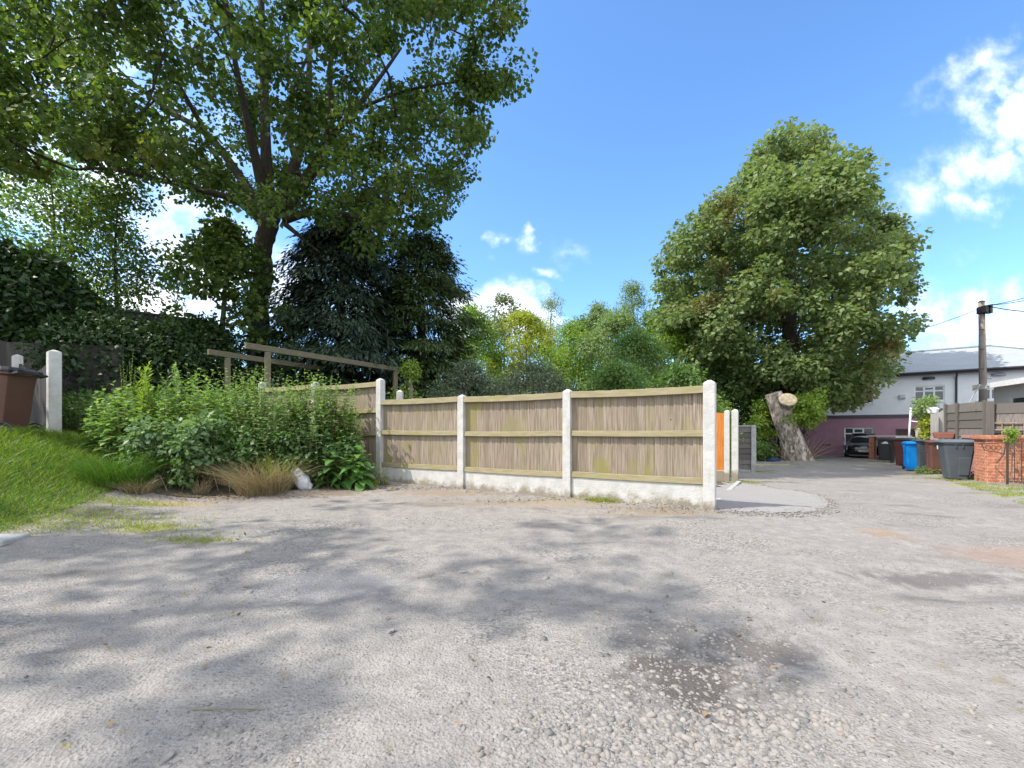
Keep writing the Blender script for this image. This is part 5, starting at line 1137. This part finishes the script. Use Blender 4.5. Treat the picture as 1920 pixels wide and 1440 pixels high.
for i in range(5):
    n=900; s_=r.random(n)*SP+i*SP; o_=np.abs(r.normal(size=n))*.12+.05; nrm=np.array([-.506,-.863])
    q=np.array(P3)[:2]+np.outer(s_,np.array(UD)[:2])+np.outer(o_,nrm); parts.append(pebbles(r,onground(q,.006*0+.03*0),.006+.016*r.random(n)**2))
edge_=[hit(*q_) for q_ in ((1352,960),(1400,962),(1450,964),(1490,963.5),(1518,961),(1538,957),(1550,951),(1553,943),(1547,936),(1532,929),(1505,923),(1470,918),(1440,913),(1415,909))]
for a_,b_ in zip(edge_[:-1],edge_[1:]):
    n=110; t_=r.random(n); q=np.stack([a_.x+(b_.x-a_.x)*t_,a_.y+(b_.y-a_.y)*t_],1)+r.normal(size=(n,2))*.07; parts.append(pebbles(r,onground(q,.008),.006+.016*r.random(n)**2))
n=700; q=np.array(P3)[:2]+np.array([.25,-.02])+r.normal(size=(n,2))*np.array([.22,.10]); parts.append(pebbles(r,onground(q),.006+.014*r.random(n)**2))
v,f=join(parts); tag(mesh_obj('gravel',v,f,M['stone']),'loose grey gravel scattered over the yard and along the fence foot','gravel',kind='stuff')
# larger stones one could pick up
SG_=[]
for (px,py,rx,ry,n,s0,s1) in ((1340,1385,150,45,64,.013,.028),(1100,1390,70,35,16,.012,.022),(1270,1265,120,70,34,.010,.022),(1470,1350,50,60,16,.012,.024)):
    for i in range(n): SG_.append((px+r.normal()*rx*.6,py+r.normal()*ry*.6,r.uniform(s0,s1)))
v0,f0=None,None
for i,(px,py,s_) in enumerate(SG_):
    if py>1436 or py<1150: continue
    p=hit(px,py); v,f=pebbles(r,np.zeros((1,3)),np.array([s_]),2,(.35,.7)); o=mesh_obj('stone',v,f,M['bigstone']); o.location=(p.x,p.y,gz(p.x,p.y)+s_*.02)
    tag(o,'rounded pale grey stone lying loose among the gravel in the bottom right foreground','stone','loose stones in the right foreground')
for (px,py,s_,fl,lab) in ((1010,1087,.085,(.12,.16),'flat pale flagstone sunk in the gravel in front of the middle fence panel'),(865,1074,.035,(.4,.5),'small white stone lying alone left of the flat pale flagstone'),(730,1188,.03,(.4,.5),'white oval stone on the dark gravel patch'),(470,1110,.045,(.4,.5),'pale stone on the shaded gravel in the left middle'),(310,1422,.032,(.4,.5),'pale flat stone at the bottom left edge of the yard'),(1447,1276,.026,(.5,.7),'angular whitish stone beside the brown damp patch')):
    p=hit(px,py); v,f=pebbles(r,np.zeros((1,3)),np.array([s_]),2,fl); o=mesh_obj('stone',v,f,M['bigstone']); o.location=(p.x,p.y,gz(p.x,p.y)+.004); tag(o,lab,'stone')
pts=[hit(360+k*17,1334+4*math.sin(k*.4))+Vector((0,0,.006+.01*math.sin(k*.39))) for k in range(9)]
tag(MB().tube(pts,[.0022]*8+[.001],5).build('twig',M['straw'],None),'thin curved straw stalk lying on the sunlit gravel in the left foreground','twig')
# fallen leaves and litter along the thicket and the fence
parts=[]
for (px,py,rx,ry,n) in ((330,930,1.0,.35,1500),(600,915,1.0,.3,1500),(470,930,.9,.25,1200),(760,915,1.0,.2,800),(1000,940,1.2,.25,700),(1250,955,.9,.25,600),(500,1000,2,.8,260),(1000,1150,2.5,1.2,220)):
    p=hit(px,py); k=r.normal(size=(n,2))*np.array([rx,ry])*.6; P=onground(np.c_[p.x+k[:,0],p.y+k[:,1]],.012)
    T=r.normal(size=(n,3))*np.array([1,1,.25]); N_=np.array([0,0,1.])+r.normal(size=(n,3))*.4; l=.012+.035*r.random(n)**2; parts.append(kites(P,T,N_,l,l*r.uniform(.15,.7,n)))
v,f=join(parts); tag(mesh_obj('leaf_litter',v,f,leafmat('dead_leaves',[(.10,.065,.04),(.20,.13,.07),(.30,.21,.11),(.07,.05,.035)],.1)),'brown dead leaves and plant litter along the thicket foot and fence','litter',kind='stuff')
# white sack
p=W(566,895,7.45); o=thing('plastic_sack','crumpled white plastic sack lying at the foot of the thicket beside the straw clump','sack',(p.x,p.y,gz(p.x,p.y)),.3)
bm=bmesh.new(); bmesh.ops.create_icosphere(bm,subdivisions=4,radius=1)
for v in bm.verts:
    c=v.co.copy(); z=c.z*.19*(1-.25*c.x); k=1+.16*mnoise.noise(c*2.4)+.09*abs(mnoise.noise(c*6))
    v.co=Vector((c.x*.15*(1+.2*c.z),c.y*.11,z*.85+.12-.15*c.x*.7))*1; v.co=Vector((v.co.x*k,v.co.y*k,max(-.01,v.co.z*k)))
me=bpy.data.meshes.new('bag'); bm.to_mesh(me); bm.free(); me.materials.append(M['plastic_bag']); me.polygons.foreach_set('use_smooth',[True]*len(me.polygons)); q=bpy.data.objects.new('bag',me); COL.objects.link(q); q.parent=o
print('car at',car.location)

car.scale=(.87,.87,.87); car.location.x+=.2
